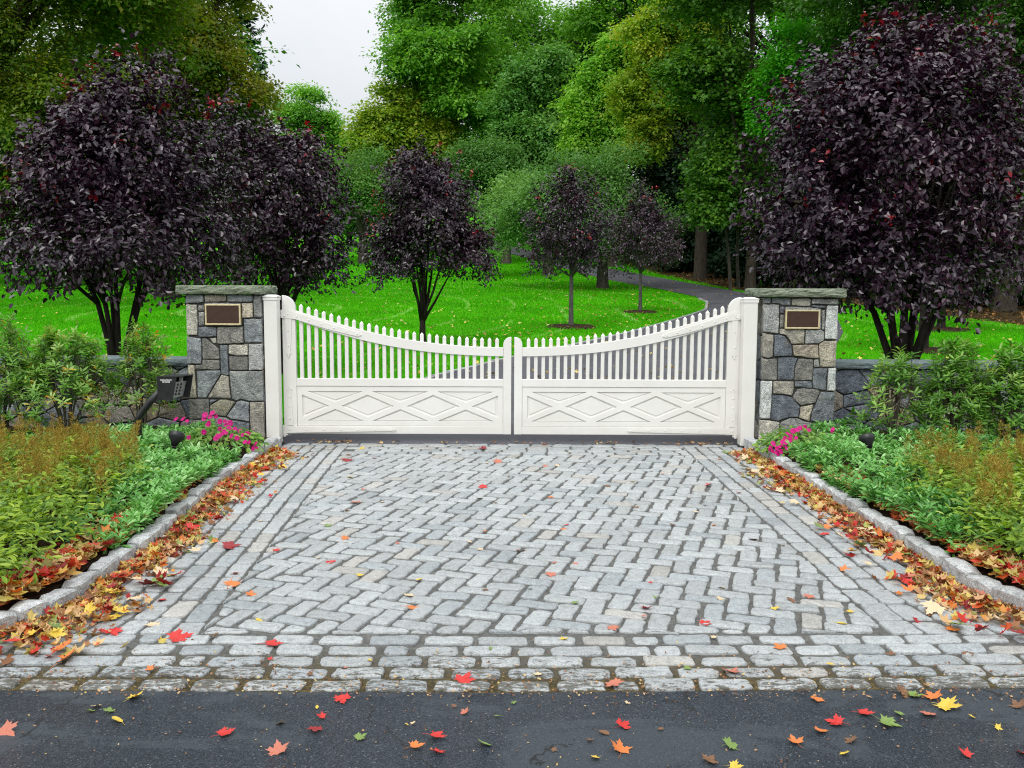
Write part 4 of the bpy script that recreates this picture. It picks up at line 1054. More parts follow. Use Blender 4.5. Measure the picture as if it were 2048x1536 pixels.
def limbs(mb, base, fork, targets, r0, rng, seg=6, sag=0.0):
    fork = Vector(fork)
    for tg in targets:
        tg = Vector(tg); mid = fork.lerp(tg, 0.5); mid.z += (tg - fork).length * rng.uniform(-0.08, 0.16) - sag
        mid += Vector((rng.uniform(-1, 1), rng.uniform(-1, 1), 0)) * (tg - fork).length * 0.06
        pts = []; k = 7
        for i in range(k):
            t = i / (k - 1); a = fork.lerp(mid, t); b = mid.lerp(tg, t); p = a.lerp(b, t)
            pts.append(p + Vector((rng.uniform(-1, 1), rng.uniform(-1, 1), rng.uniform(-1, 1))) * 0.012 * (tg - fork).length)
        mb.tube(pts, [r0 * (1 - 0.82 * i / (k - 1)) for i in range(k)], seg)

def tree(name, label, x, y, lobes, leafmat, bark, ntw, per, tl, ll, seed, tr=0.2, forkz=None, stems=1, group='trees behind the gate', nlimb=9, lean=0.0, limb_r=None, leafkw=None, stemspread=0.25, cat='tree'):
    """trunk (with limbs) and crown under one Empty at the foot; lobes in world coordinates"""
    rng = random.Random(seed); z0 = tz(x, y) if y > 9.9 else 0.08
    root = tag(empty(name, (x, y, z0)), label, cat, group)
    rel = [(l[0] - x, l[1] - y, l[2] - z0) + tuple(l[3:]) for l in lobes]
    kw = dict(leafkw or {})
    if name == 'purple_plum_tree':
        ex = list(kw.get('extra') or []); ns = 26 if ntw > 900 else 16
        for _ in range(ns):
            l = rng.choice(lobes); a = rng.uniform(0, 6.28); q = rng.uniform(0.2, 1.0); h = math.sqrt(1 - q * q * 0.95)
            ex.append((l[0] + l[3] * q * math.cos(a), l[1] + l[4] * q * math.sin(a) * 0.8, l[2] + l[5] * h * 1.04, math.cos(a) * q * 0.55, math.sin(a) * q * 0.3, 1.0, rng.uniform(0.45, 1.0) * (1 if ntw > 900 else 0.8)))
        kw['extra'] = ex
    if kw.get('extra') is not None: kw['extra'] = [(e[0] - x, e[1] - y, e[2] - z0) + tuple(e[3:]) for e in kw['extra']]
    me, base = crown_mesh('crown', rel, ntw, per, tl, ll, seed, **kw)
    link('crown', me, leafmat, root)
    mb = MB(); fz = forkz if forkz is not None else max(0.8, min(l[2] - l[5] for l in rel) + 0.3)
    ctr = np.mean([l[:3] for l in rel], 0)
    order = list(range(len(base))); rng.shuffle(order)
    if stems == 1:
        f = Vector((lean, 0, fz)); pts = [Vector((0, 0, -0.1)), Vector((0, 0, 0.06)), Vector((lean * 0.3, 0, fz * 0.4)), f]
        mb.tube(pts, [tr * 1.5, tr * 1.12, tr * 0.95, tr * 0.78], 10)
        tops = [Vector((ctr[0], ctr[1], ctr[2] + 0.4 * rel[0][5]))] + [Vector(tuple(base[i])) for i in order[:nlimb]]
        limbs(mb, None, f - Vector((0, 0, tr)), tops, (limb_r or tr * 0.55), rng)
    else:
        for s in range(stems):
            a = 2 * math.pi * (s + rng.uniform(-0.2, 0.2)) / stems; q = rng.uniform(0.5, 1.0) * stemspread
            rs = tr * rng.uniform(0.55, 0.9)
            foot = Vector((math.cos(a) * tr * 0.8, math.sin(a) * tr * 0.8, -0.1)); m1 = Vector((math.cos(a) * q * 0.55, math.sin(a) * q * 0.4, fz * 0.55)); f = Vector((math.cos(a) * q * 1.25, math.sin(a) * q * 1.0, fz))
            mb.tube([foot, foot.lerp(m1, 0.5) + Vector((0, 0, 0.03)), m1, f], [rs * 1.15, rs, rs * 0.9, rs * 0.72], 8)
            near = sorted(order[:60], key=lambda i: (Vector(tuple(base[i])) - f - Vector((math.cos(a), math.sin(a), 1.2))).length)[:max(2, nlimb // stems)]
            limbs(mb, None, f - Vector((0, 0, 0.02)), [Vector(tuple(base[i])) for i in near], rs * 0.6, rng)
    o = mb.build('trunk', bark, root, smooth=True)
    return root

def L_(px, pt, pb, hw, Y, w=1.0, dy=1.0):
    """lobe from its outline in the picture: centre px, top, bottom, half width, at distance Y"""
    c = P(px, (pt + pb) / 2, Y); k = Y * 1.01 / F
    return (c[0], c[1], c[2], hw * k, hw * k * dy, (pb - pt) / 2 * k, w)

def shoot(px, py, Y, ln, lean=0.0):
    c = P(px, py, Y); return (c[0], c[1], c[2], lean, 0.0, 1.0, ln)

# --- purple plums round the drive
PK = dict(droop=0.35, up=0.40, spread=0.13, core=0.28, redtop=0.012, tint1=0.84, wob=1.7)
G1 = 'purple leaved plum trees'
T1 = G(230, 800); 
tree('purple_plum_tree', 'large purple plum with several dark stems behind the wall on the keypad side', -5.35, 12.6,
     [L_(235, 170, 530, 160, 12.6, 1.1), L_(115, 280, 600, 122, 12.4), L_(355, 270, 600, 138, 12.7, 1.2), L_(240, 130, 330, 80, 12.6, 0.9), L_(235, 400, 610, 205, 12.2, 1.0), L_(175, 210, 470, 130, 12.5)],
     M['purple'], M['plumbark'], 1900, 17, 0.40, 0.078, 101, 0.066, 1.35, 6, G1, 24, stemspread=0.33,
     leafkw=dict(PK, tmpl=LEAF6, bottom=-0.72, extra=[shoot(150, 130, 12.6, 0.75), shoot(272, 105, 12.6, 0.6, 0.1), shoot(265, 150, 12.5, 0.7, -0.1), shoot(178, 165, 12.4, 0.6, 0.1), shoot(330, 220, 12.5, 0.45, 0.3), shoot(40, 290, 12.4, 0.4, -0.3), shoot(410, 230, 12.7, 0.4, 0.2), shoot(235, 140, 12.7, 0.6), shoot(290, 170, 12.6, 0.5, 0.2)]))
tree('purple_plum_tree', 'purple plum half hidden behind the pillar nearer the keypad post', -3.95, 15.6,
     [L_(560, 270, 520, 125, 15.6, 1.1), L_(470, 210, 470, 70, 15.6), L_(640, 420, 590, 62, 15.4, 0.9), L_(540, 400, 600, 110, 15.8), L_(600, 270, 420, 60, 15.6)],
     M['purple'], M['plumbark'], 1250, 17, 0.40, 0.078, 102, 0.07, 1.3, 4, G1, 24, stemspread=0.34,
     leafkw=dict(PK, tmpl=LEAF6, bottom=-0.75, extra=[shoot(455, 205, 15.6, 0.6), shoot(690, 300, 15.5, 0.8), shoot(560, 250, 15.6, 0.5), shoot(615, 265, 15.6, 0.5), shoot(500, 215, 15.6, 0.5)]))
tree('purple_plum_tree', 'purple plum standing alone in the lawn with green showing through its lower branches', -1.99, 20.65,
     [L_(862, 330, 520, 108, 20.6, 1.2), L_(850, 300, 420, 62, 20.6), L_(785, 430, 590, 70, 20.5, 0.8), L_(935, 430, 585, 68, 20.6, 0.8), L_(862, 440, 580, 120, 20.8, 0.55)],
     M['purple'], M['plumbark'], 1450, 17, 0.40, 0.078, 103, 0.078, 0.62, 1, G1, 10, limb_r=0.036,
     leafkw=dict(PK, tmpl=LEAF6, bottom=-0.6, core=0.38, redtop=0.03, extra=[shoot(880, 290, 20.6, 0.6), shoot(845, 275, 20.6, 0.5), shoot(800, 330, 20.6, 0.4, -0.2), shoot(915, 310, 20.6, 0.5, 0.2)]))
tree('purple_plum_tree', 'slender purple plum with a straight pale trunk in front of the broad apple', 1.68, 26.65,
     [L_(1140, 370, 540, 82, 26.6, 1.2), L_(1138, 340, 440, 45, 26.6), L_(1105, 440, 560, 55, 26.6, 0.7), L_(1180, 430, 555, 55, 26.6, 0.7)],
     M['purple'], M['youngbark'], 800, 17, 0.40, 0.088, 104, 0.07, 1.5, 1, G1, 14, limb_r=0.03,
     leafkw=dict(PK, bottom=-0.8, redtop=0.02, extra=[shoot(1140, 335, 26.6, 0.5), shoot(1115, 360, 26.6, 0.4, -0.1)]))
tree('purple_plum_tree', 'smallest purple plum on the lawn, with a thin pale trunk beside the curving drive', 4.5, 32.85,
     [L_(1292, 400, 545, 66, 32.8, 1.2), L_(1285, 372, 470, 40, 32.8), L_(1330, 440, 540, 34, 32.8, 0.6), L_(1255, 450, 550, 38, 32.8, 0.6)],
     M['purple'], M['youngbark'], 720, 17, 0.40, 0.09, 105, 0.065, 1.45, 1, G1, 14, limb_r=0.03, leafkw=dict(PK, bottom=-0.8, redtop=0.02))
tree('purple_plum_tree', 'largest purple plum, with red shoots, leaning stems behind the pillar of cream stones', 5.05, 12.0,
     [L_(1800, 120, 480, 210, 12.0, 1.1), L_(1630, 250, 560, 125, 11.8), L_(1700, 110, 330, 130, 12.1, 0.9), L_(1930, 80, 400, 130, 12.1, 0.9), L_(1960, 300, 580, 130, 12.0, 0.9), L_(1770, 400, 640, 200, 11.8, 1.2), L_(1650, 420, 590, 130, 11.7, 0.8), L_(1800, 40, 250, 110, 12.0, 0.7)],
     M['purple'], M['plumbark'], 2600, 17, 0.40, 0.080, 106, 0.078, 1.3, 7, G1, 36, stemspread=0.33,
     leafkw=dict(PK, tmpl=LEAF6, bottom=-0.72, redtop=0.02, extra=[shoot(1728, 40, 12.0, 0.7), shoot(1770, 60, 12.0, 0.6), shoot(1850, 50, 12.0, 0.7), shoot(1945, 60, 12.1, 0.6, 0.1), shoot(1905, 30, 12.1, 0.7), shoot(1580, 165, 11.9, 0.5, -0.25), shoot(1590, 190, 11.9, 0.45, -0.1), shoot(1680, 120, 12, 0.5, -0.1), shoot(1512, 215, 11.8, 0.4, -0.2), shoot(2020, 170, 12.1, 0.5, 0.2)]))
tree('purple_plum_tree', 'purple plum whose trunk and mulch ring show behind the largest plum', 8.95, 20.25,
     [L_(1900, 330, 560, 130, 20.2), L_(1970, 380, 590, 110, 20.2), L_(1830, 400, 590, 110, 20.2)], M['purple'], M['plumbark'], 480, 15, 0.42, 0.11, 107, 0.11, 1.1, 1, G1, 12, limb_r=0.05, leafkw=dict(PK, bottom=-0.8))
tree('purple_plum_tree', 'purple plum farther up the lawn, its short trunk in a mulch ring above the shrub', 12.11, 26.3,
     [L_(1885, 400, 570, 100, 26.3), L_(1950, 430, 590, 95, 26.3)], M['purple'], M['plumbark'], 360, 15, 0.42, 0.12, 108, 0.11, 1.2, 1, G1, 10, limb_r=0.05, leafkw=dict(PK, bottom=-0.8))
# mulch rings
def mulch_ring(x, y, r, label):
    rng = random.Random(int(x * 100)); mb = MB(); k = 22; vs = [(0, 0, 0.075)]
    for q, (rr, zz) in enumerate(((0.45, 0.065), (0.85, 0.04), (1.0, -0.01))):
        for i in range(k):
            a = 2 * math.pi * i / k; w = rr * r * rng.uniform(0.9, 1.1); X, Y = w * math.cos(a), w * math.sin(a)
            vs.append((X, Y, tz(x + X, y + Y) - tz(x, y) + zz + rng.uniform(0, 0.02)))
    fs = [(0, 1 + i, 1 + (i + 1) % k) for i in range(k)] + [(1 + q * k + i, 1 + (q + 1) * k + i, 1 + (q + 1) * k + (i + 1) % k, 1 + q * k + (i + 1) % k) for q in range(2) for i in range(k)]
    mb.add(vs, fs); o = mb.build('mulch_ring', M['mulch']); o.location = (x, y, tz(x, y)); tag(o, label, 'mulch', 'mulch rings round the plum trunks')
mulch_ring(1.68, 26.65, 0.75, 'brown mulch ring round the slender plum in front of the apples')
mulch_ring(4.5, 32.85, 0.65, 'brown mulch ring round the smallest plum beside the drive')
mulch_ring(8.95, 20.25, 0.8, 'brown mulch ring round the trunk just behind the largest plum')
mulch_ring(12.11, 26.3, 0.8, 'brown mulch ring farther up the lawn behind the largest plum')

# --- grey-green apples
AK = dict(droop=0.1, up=0.7, spread=0.2, core=0.25, bottom=-0.45, upl=0.6, sub=14)
G2 = 'grey green apple trees beside the drive'
tree('apple_tree', 'broad grey green apple with a thick trunk behind the slender and smallest plums', 4.49, 46.65,
     [L_(1160, 300, 470, 130, 46.6, 1.2), L_(1060, 370, 500, 95, 46.4), L_(1270, 360, 520, 90, 46.6), L_(1200, 290, 400, 85, 46.6), L_(1160, 400, 520, 150, 46.6, 0.6)], M['apple'], M['applebark'], 2300, 22, 1.0, 0.16, 120, 0.30, 1.9, 1, G2, 14, leafkw=AK)
tree('apple_tree', 'paler apple with low yellow green boughs between the lone plum and the slender plum', 2.18, 56.65,
     [L_(1010, 350, 510, 60, 55.0), L_(1050, 340, 500, 70, 56.6), L_(985, 420, 520, 40, 55, 0.7)], M['apple'], M['applebark'], 800, 22, 1.0, 0.17, 121, 0.34, 2.2, 1, G2, 10, leafkw=dict(AK, tint0=0.25, tint1=1.0))
tree('apple_tree', 'darker apple rising behind the paler apple, top just over the lone plum', -0.46, 66.4,
     [L_(985, 255, 400, 75, 66), L_(930, 290, 420, 55, 66), L_(1030, 275, 420, 60, 66)], M['apple'], M['applebark'], 900, 22, 1.15, 0.19, 122, 0.36, 2.4, 1, G2, 10, leafkw=dict(AK, tint0=0.0, tint1=0.7))
tree('apple_tree', 'rounded grey green apple left of the lone plum, above the far lawn', -10.5, 66.0,
     [L_(715, 300, 440, 75, 66), L_(670, 320, 440, 50, 66), L_(765, 330, 450, 50, 66)], M['apple'], M['applebark'], 900, 22, 1.15, 0.19, 123, 0.36, 2.2, 1, G2, 10, leafkw=AK)

# --- tall woodland trees
G3 = 'tall trees of the wood behind'
WK = dict(droop=0.16, up=0.10, spread=0.115, core=0.3, bottom=-0.45, sub=17, flat=0.4, upl=0.9)
def big(label, px, Y, lobes, mat, ntw, seed, tl=1.7, ll=0.26, per=26, tr=0.34, name='woodland_tree', base_px=None, kw=None, tmpl=LEAF4, bark='bark', nl=14, fz=None):
    k = Y * 1.01 / F; x = P(base_px if base_px is not None else px, 578, Y)[0]
    return tree(name, label, x, Y, [L_(a, t, b, w, Y + (q[0] if q else 0)) for a, t, b, w, *q in lobes], M[mat], M[bark], ntw, per, tl, ll, seed, tr, fz, 1, G3, nl, leafkw=dict(WK, tmpl=tmpl, **(kw or {})))
big('huge brown green oak above the plum on the keypad side', 40, 32, [(60, -420, 120, 230), (200, -380, 60, 220), (10, -40, 330, 120), (150, 40, 330, 130), (-150, -200, 400, 160), (270, -100, 200, 120, 2)], 'oak', 2900, 201, 1.4, 0.165, 30, 0.42, 'oak_tree', fz=5.0, base_px=-140, kw=dict(tint1=0.85))
big('yellow brown oak with a ragged edge against the white sky', 330, 40, [(360, -150, 180, 130), (430, 60, 300, 100), (320, 120, 360, 120), (470, -140, 60, 60, 2), (490, 190, 340, 55, 1), (400, 0, 240, 110)], 'oak', 2600, 202, 1.4, 0.18, 28, 0.4, 'oak_tree', kw=dict(tint0=0.15, tint1=1.0), fz=5.0)
big('dark leafy tree standing behind the two oaks', 200, 55, [(120, -200, 330, 230), (330, -60, 420, 160, 3), (20, 100, 520, 170, -6), (-180, 0, 520, 180)], 'dgreen', 2000, 203, 2.2, 0.34, 24, 0.4)
big('leafy maple low behind the purple plum beside the keypad post', 130, 48, [(60, 260, 520, 150), (220, 260, 500, 130), (-80, 240, 540, 130)], 'oak', 1100, 204, 1.8, 0.28, 24, 0.3, kw=dict(tint1=0.6))

def spruce(label, px, ptop, pbot, hw, Y, seed, whorls, gap=0.0):
    """dark spruce: straight trunk, drooping whorls of needled boughs"""
    r = np.random.default_rng(seed); rng = random.Random(seed)
    top = P(px, ptop, Y); x = top[0]; z0 = tz(x, Y); Ht = top[2] - z0; zb = P(px, pbot, Y)[2] - z0; R = hw * Y / F
    root = tag(empty('spruce_tree', (x, Y, z0)), label, 'tree', G3)
    mb = MB(); mb.tube([(0, 0, -0.2), (0, 0, Ht * 0.5), (0, 0, Ht)], [0.28, 0.16, 0.02], 8)
    pos = []; al = []; nr = []
    for w in range(whorls):
        f = w / (whorls - 1); z = zb + (Ht - zb) * f; L = R * (1 - f) ** 0.85 * (0.75 + 0.5 * rng.random()) + 0.12
        for b in range(7):
            a = rng.uniform(0, 2 * math.pi); ll = L * rng.uniform(0.7, 1.1)
            ex, ey = math.cos(a), math.sin(a); mb.tube([(0, 0, z), (ex * ll * 0.5, ey * ll * 0.5, z - 0.06 * ll), (ex * ll, ey * ll, z + 0.02 * ll)], [0.03, 0.02, 0.006], 4)
            m = int(18 + 34 * ll)
            t = r.random(m) * 0.95 + 0.05
            side = r.normal(size=m) * 0.16 * ll * (1.15 - t)
            pos.append(np.stack([ex * ll * t - ey * side, ey * ll * t + ex * side, z - 0.1 * ll * np.sin(t * 3.1) + 0.02 * ll * t - np.abs(side) * 0.5 - 0.05 * r.random(m)], 1))
            al.append(np.stack([ex * 0.6 - ey * np.sign(side), ey * 0.6 + ex * np.sign(side), np.full(m, -0.5)], 1)); nr.append(np.stack([r.normal(size=m) * 0.4, r.normal(size=m) * 0.4, np.ones(m)], 1))
    pos = np.concatenate(pos).astype(np.float32); X, Yv, Z = frames(np.concatenate(nr), np.concatenate(al))
    needle = ([(0, 0, 0), (0.16, 0.5, 0), (0, 1, 0), (-0.16, 0.5, 0)], [(0, 1, 2, 3)])
    n = len(pos); link('crown', scatter_mesh('crown', needle[0], needle[1], pos, X, Yv, Z, 0.38 * (0.6 + 0.7 * r.random(n)), r.random(n)), M['spruce'], root)
    mb.build('trunk', M['bark'], root)
spruce('tall spruce with level boughs behind the ragged oak', 478, -120, 420, 95, 62, 210, 26)
spruce('spruce with a thin pointed tip against the white sky', 516, 118, 470, 85, 70, 211, 24)
big('airy round tree standing apart on the skyline in the sky gap', 632, 105, [(632, 162, 260, 60), (595, 205, 330, 48), (668, 200, 340, 46), (632, 260, 360, 75), (580, 185, 260, 34)], 'maple', 1500, 212, 1.6, 0.34, 22, 0.22, kw=dict(core=0.15, spread=0.18, sub=7), fz=6.0)
big('low dark trees on the far lawn edge below the skyline tree', 600, 100, [(600, 330, 500, 110), (520, 320, 500, 80), (690, 400, 480, 60)], 'dgreen', 800, 213, 2.2, 0.4, 22, 0.3)
big('low bushy tree behind the rounded apple', 700, 84, [(700, 360, 470, 80), (790, 300, 460, 60)], 'maple', 700, 219, 1.9, 0.32, 22, 0.3)
big('maple turning yellow at the edge of the sky gap', 800, 76, [(790, 150, 300, 62), (760, 230, 350, 55), (850, 190, 370, 70), (740, 300, 400, 40), (775, 200, 330, 66), (800, 250, 380, 75), (870, 230, 380, 70)], 'ygreen', 2800, 214, 1.9, 0.30, 26, 0.34, 'maple_tree', kw=dict(tint0=0.05, tint1=0.95))
big('tall green maple whose crown leaves the top of the frame beside the sky gap', 900, 80, [(890, -260, 60, 120), (850, -60, 170, 80), (940, -80, 220, 110), (900, 100, 340, 100), (838, -10, 90, 40), (825, 40, 210, 68, -5), (900, 20, 220, 90, -6), (960, 120, 320, 95, -4)], 'maple', 4200, 215, 2.0, 0.32, 26, 0.4, 'maple_tree')
big('green tree under the small patches of sky at the top', 1050, 92, [(1040, -20, 240, 130), (1140, 0, 240, 100), (980, 60, 300, 100), (1100, 140, 380, 130), (1180, 60, 300, 100)], 'maple', 3100, 216, 2.1, 0.36, 26, 0.36, kw=dict(tint1=0.75))
big('rounded tree with pale reddish tips behind the broad apple', 1072, 70, [(1072, 90, 230, 68), (1030, 160, 310, 62), (1120, 160, 310, 58), (1075, 220, 380, 95)], 'paletip', 2000, 217, 1.7, 0.27, 26, 0.3, kw=dict(tint0=0.0, tint1=0.9))
big('yellow green maple between the pale tipped tree and the turning oak', 1225, 64, [(1215, 100, 260, 55), (1180, 170, 330, 50), (1250, 190, 340, 55), (1240, 40, 160, 45), (1170, 230, 350, 45)], 'maple', 1900, 218, 1.6, 0.26, 26, 0.3, 'maple_tree', kw=dict(tint0=0.3, tint1=1.0))
big('oak turning orange over the dark hollow of the wood', 1330, 54, [(1310, 10, 160, 70), (1370, -40, 140, 80), (1280, 110, 270, 55), (1350, 150, 260, 60), (1290, 230, 330, 45)], 'ygreen', 1900, 220, 1.5, 0.21, 26, 0.36, 'oak_tree', kw=dict(tint0=0.05, tint1=1.0), base_px=1400)
big('tall green tree rising out of frame behind the turning oak', 1290, 72, [(1200, -150, 90, 90), (1290, -260, 60, 120), (1350, -200, 150, 120)], 'maple', 2200, 221, 2.0, 0.32, 24, 0.4)
big('dark green maple with boughs hanging to the wood floor beside the largest plum', 1450, 45, [(1450, -200, 120, 130), (1420, 60, 240, 90), (1470, 250, 400, 58), (1428, 310, 480, 55), (1490, 320, 480, 60), (1510, 120, 300, 80)], 'dgreen', 2700, 222, 1.3, 0.17, 28, 0.26, 'maple_tree', tmpl=LEAFM, kw=dict(tint0=0.15, tint1=1.0), base_px=1500)
big('bright green young maple behind the red shoots of the largest plum', 1590, 42, [(1590, 30, 200, 75), (1560, 130, 280, 55), (1640, 60, 260, 70), (1530, 190, 290, 30)], 'bright', 1200, 223, 1.3, 0.17, 26, 0.25, 'maple_tree')
big('tall mid green tree above the dark maple', 1560, 60, [(1480, -260, 120, 130), (1600, -280, 90, 150), (1400, -150, 120, 90)], 'maple', 1500, 224, 1.8, 0.28, 24, 0.4, kw=dict(tint1=0.65))
big('very dark tree over the largest plum', 1770, 38, [(1750, -320, 120, 160), (1850, -150, 260, 130), (1720, 20, 330, 110)], 'dgreen', 2200, 225, 1.4, 0.19, 26, 0.4, kw=dict(tint1=0.7))
big('very dark tree at the frame edge beyond the largest plum', 2010, 34, [(2000, -300, 150, 160), (2080, -60, 420, 130), (1960, 60, 420, 110), (2020, 250, 520, 120)], 'dgreen', 2400, 226, 1.4, 0.18, 26, 0.4, kw=dict(tint1=0.7))
# deep wood behind
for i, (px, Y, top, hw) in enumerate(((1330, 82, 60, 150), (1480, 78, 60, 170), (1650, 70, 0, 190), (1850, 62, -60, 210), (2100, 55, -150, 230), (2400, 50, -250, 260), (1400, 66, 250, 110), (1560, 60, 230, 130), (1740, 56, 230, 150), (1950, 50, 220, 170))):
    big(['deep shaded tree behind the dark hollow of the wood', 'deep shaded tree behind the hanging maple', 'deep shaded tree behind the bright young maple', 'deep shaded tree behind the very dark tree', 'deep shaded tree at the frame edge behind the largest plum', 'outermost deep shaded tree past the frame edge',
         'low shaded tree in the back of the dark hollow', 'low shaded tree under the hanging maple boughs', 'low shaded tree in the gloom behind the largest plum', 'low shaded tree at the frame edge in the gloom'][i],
        px, Y, [(px, top, 440, hw), (px - hw * 0.5, top + 120, 600, hw * 0.7), (px + hw * 0.5, top + 100, 600, hw * 0.7)], 'hemlock', 1000, 240 + i, 2.2, 0.40, 24, 0.2, kw=dict(tint1=0.4, bottom=-1.0, core=0.3, sub=0))  # the wood's gloom is put into the dark leaf colour
for i, (px, Y, pt, pb) in enumerate(((1462, 45.5, 478, 565), (1478, 46.5, 470, 563))):
    x = P(px, 560, Y)[0]; z0 = tz(x, Y)
    root = tag(empty('sapling', (x, Y, z0)), ['thin leaning bare trunk at the wood edge, nearer the drive', 'thin bare trunk at the wood edge beside the leaning one'][i], 'tree', 'thin trunks at the wood edge')
    mb = MB(); mb.tube([(0, 0, -0.1), (-0.1, 0, 1.2), (-0.35 + 0.2 * i, 0, 3.4), (-0.5 + 0.3 * i, 0, 6.5)], [0.10, 0.085, 0.06, 0.02], 7); mb.build('trunk', M['applebark'], root)
    me, _ = crown_mesh('crown', [(-0.5, 0, 6.6, 1.6, 1.6, 1.8)], 120, 22, 1.3, 0.22, 300 + i, up=0.2); link('crown', me, M['dgreen'], root)
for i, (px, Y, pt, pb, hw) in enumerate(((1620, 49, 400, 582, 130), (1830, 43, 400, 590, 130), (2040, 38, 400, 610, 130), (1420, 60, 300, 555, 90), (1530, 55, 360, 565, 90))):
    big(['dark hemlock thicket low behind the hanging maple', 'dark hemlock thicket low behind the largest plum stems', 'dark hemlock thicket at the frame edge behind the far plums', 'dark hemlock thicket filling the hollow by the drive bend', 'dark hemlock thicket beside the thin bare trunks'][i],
        px, Y, [(px, pt, pb, hw), (px - hw * 0.6, pt + 60, pb, hw * 0.6), (px + hw * 0.6, pt + 50, pb, hw * 0.6)], 'hemlock', 900, 270 + i, 1.4, 0.28, 24, 0.12, 'hemlock_tree', kw=dict(tint0=0.1, tint1=0.9, bottom=-1.0, core=0.3, sub=8), fz=1.0)  # thickets added to darken the hollow, shade painted in their leaf colour
# far stone bank glimpsed between plums
rb2 = random.Random(3); wy = 97.0; wz = tz(0, wy)
mb = MB()
for i in range(26):
    x0 = -22 + i * 0.55
    for j in range(3): mb.box(x0 + (0.25 if j % 2 else 0), x0 + 0.52 + (0.25 if j % 2 else 0), wy + rb2.uniform(-0.03, 0.03), wy + 0.5, wz + j * 0.27 - 0.1, wz + j * 0.27 + 0.155, (0.4, 0.41, 0.42))
tag(mb.build('stone_bank', M['stone'], cols=True), 'pale low stone wall on the far lawn between two plums', 'wall')

def far_wood():
    r = np.random.default_rng(88); n = 26000
    x = r.uniform(-95, 12, n); y = 118 + 22 * r.random(n) + 0.1 * np.abs(x); top = 7.5 + 2.2 * np.sin(x * 0.21) + 1.6 * np.sin(x * 0.53 + 1) + 0.8 * np.sin(x * 1.3)
    zb = np.vectorize(tz)(x, y); z = zb + top * r.random(n) ** 0.8
    nr = np.stack([r.normal(size=n) * .5, -0.6 + r.normal(size=n) * .4, 0.8 + 0 * x], 1); X, Yv, Z = frames(nr, r.normal(size=(n, 3)))
    tag(link('far_woods', scatter_mesh('far_woods', LEAF4[0], LEAF4[1], np.stack([x, y, z], 1).astype(np.float32), X, Yv, Z, 0.9 * (0.6 + 0.7 * r.random(n)), r.random(n) * 0.8), M['dgreen']), 'dark far wood beyond the lawn', None, None, 'stuff')
far_wood()
# ------------------------------------------------------------------ bed planting
def soil(x, y): return 0.10
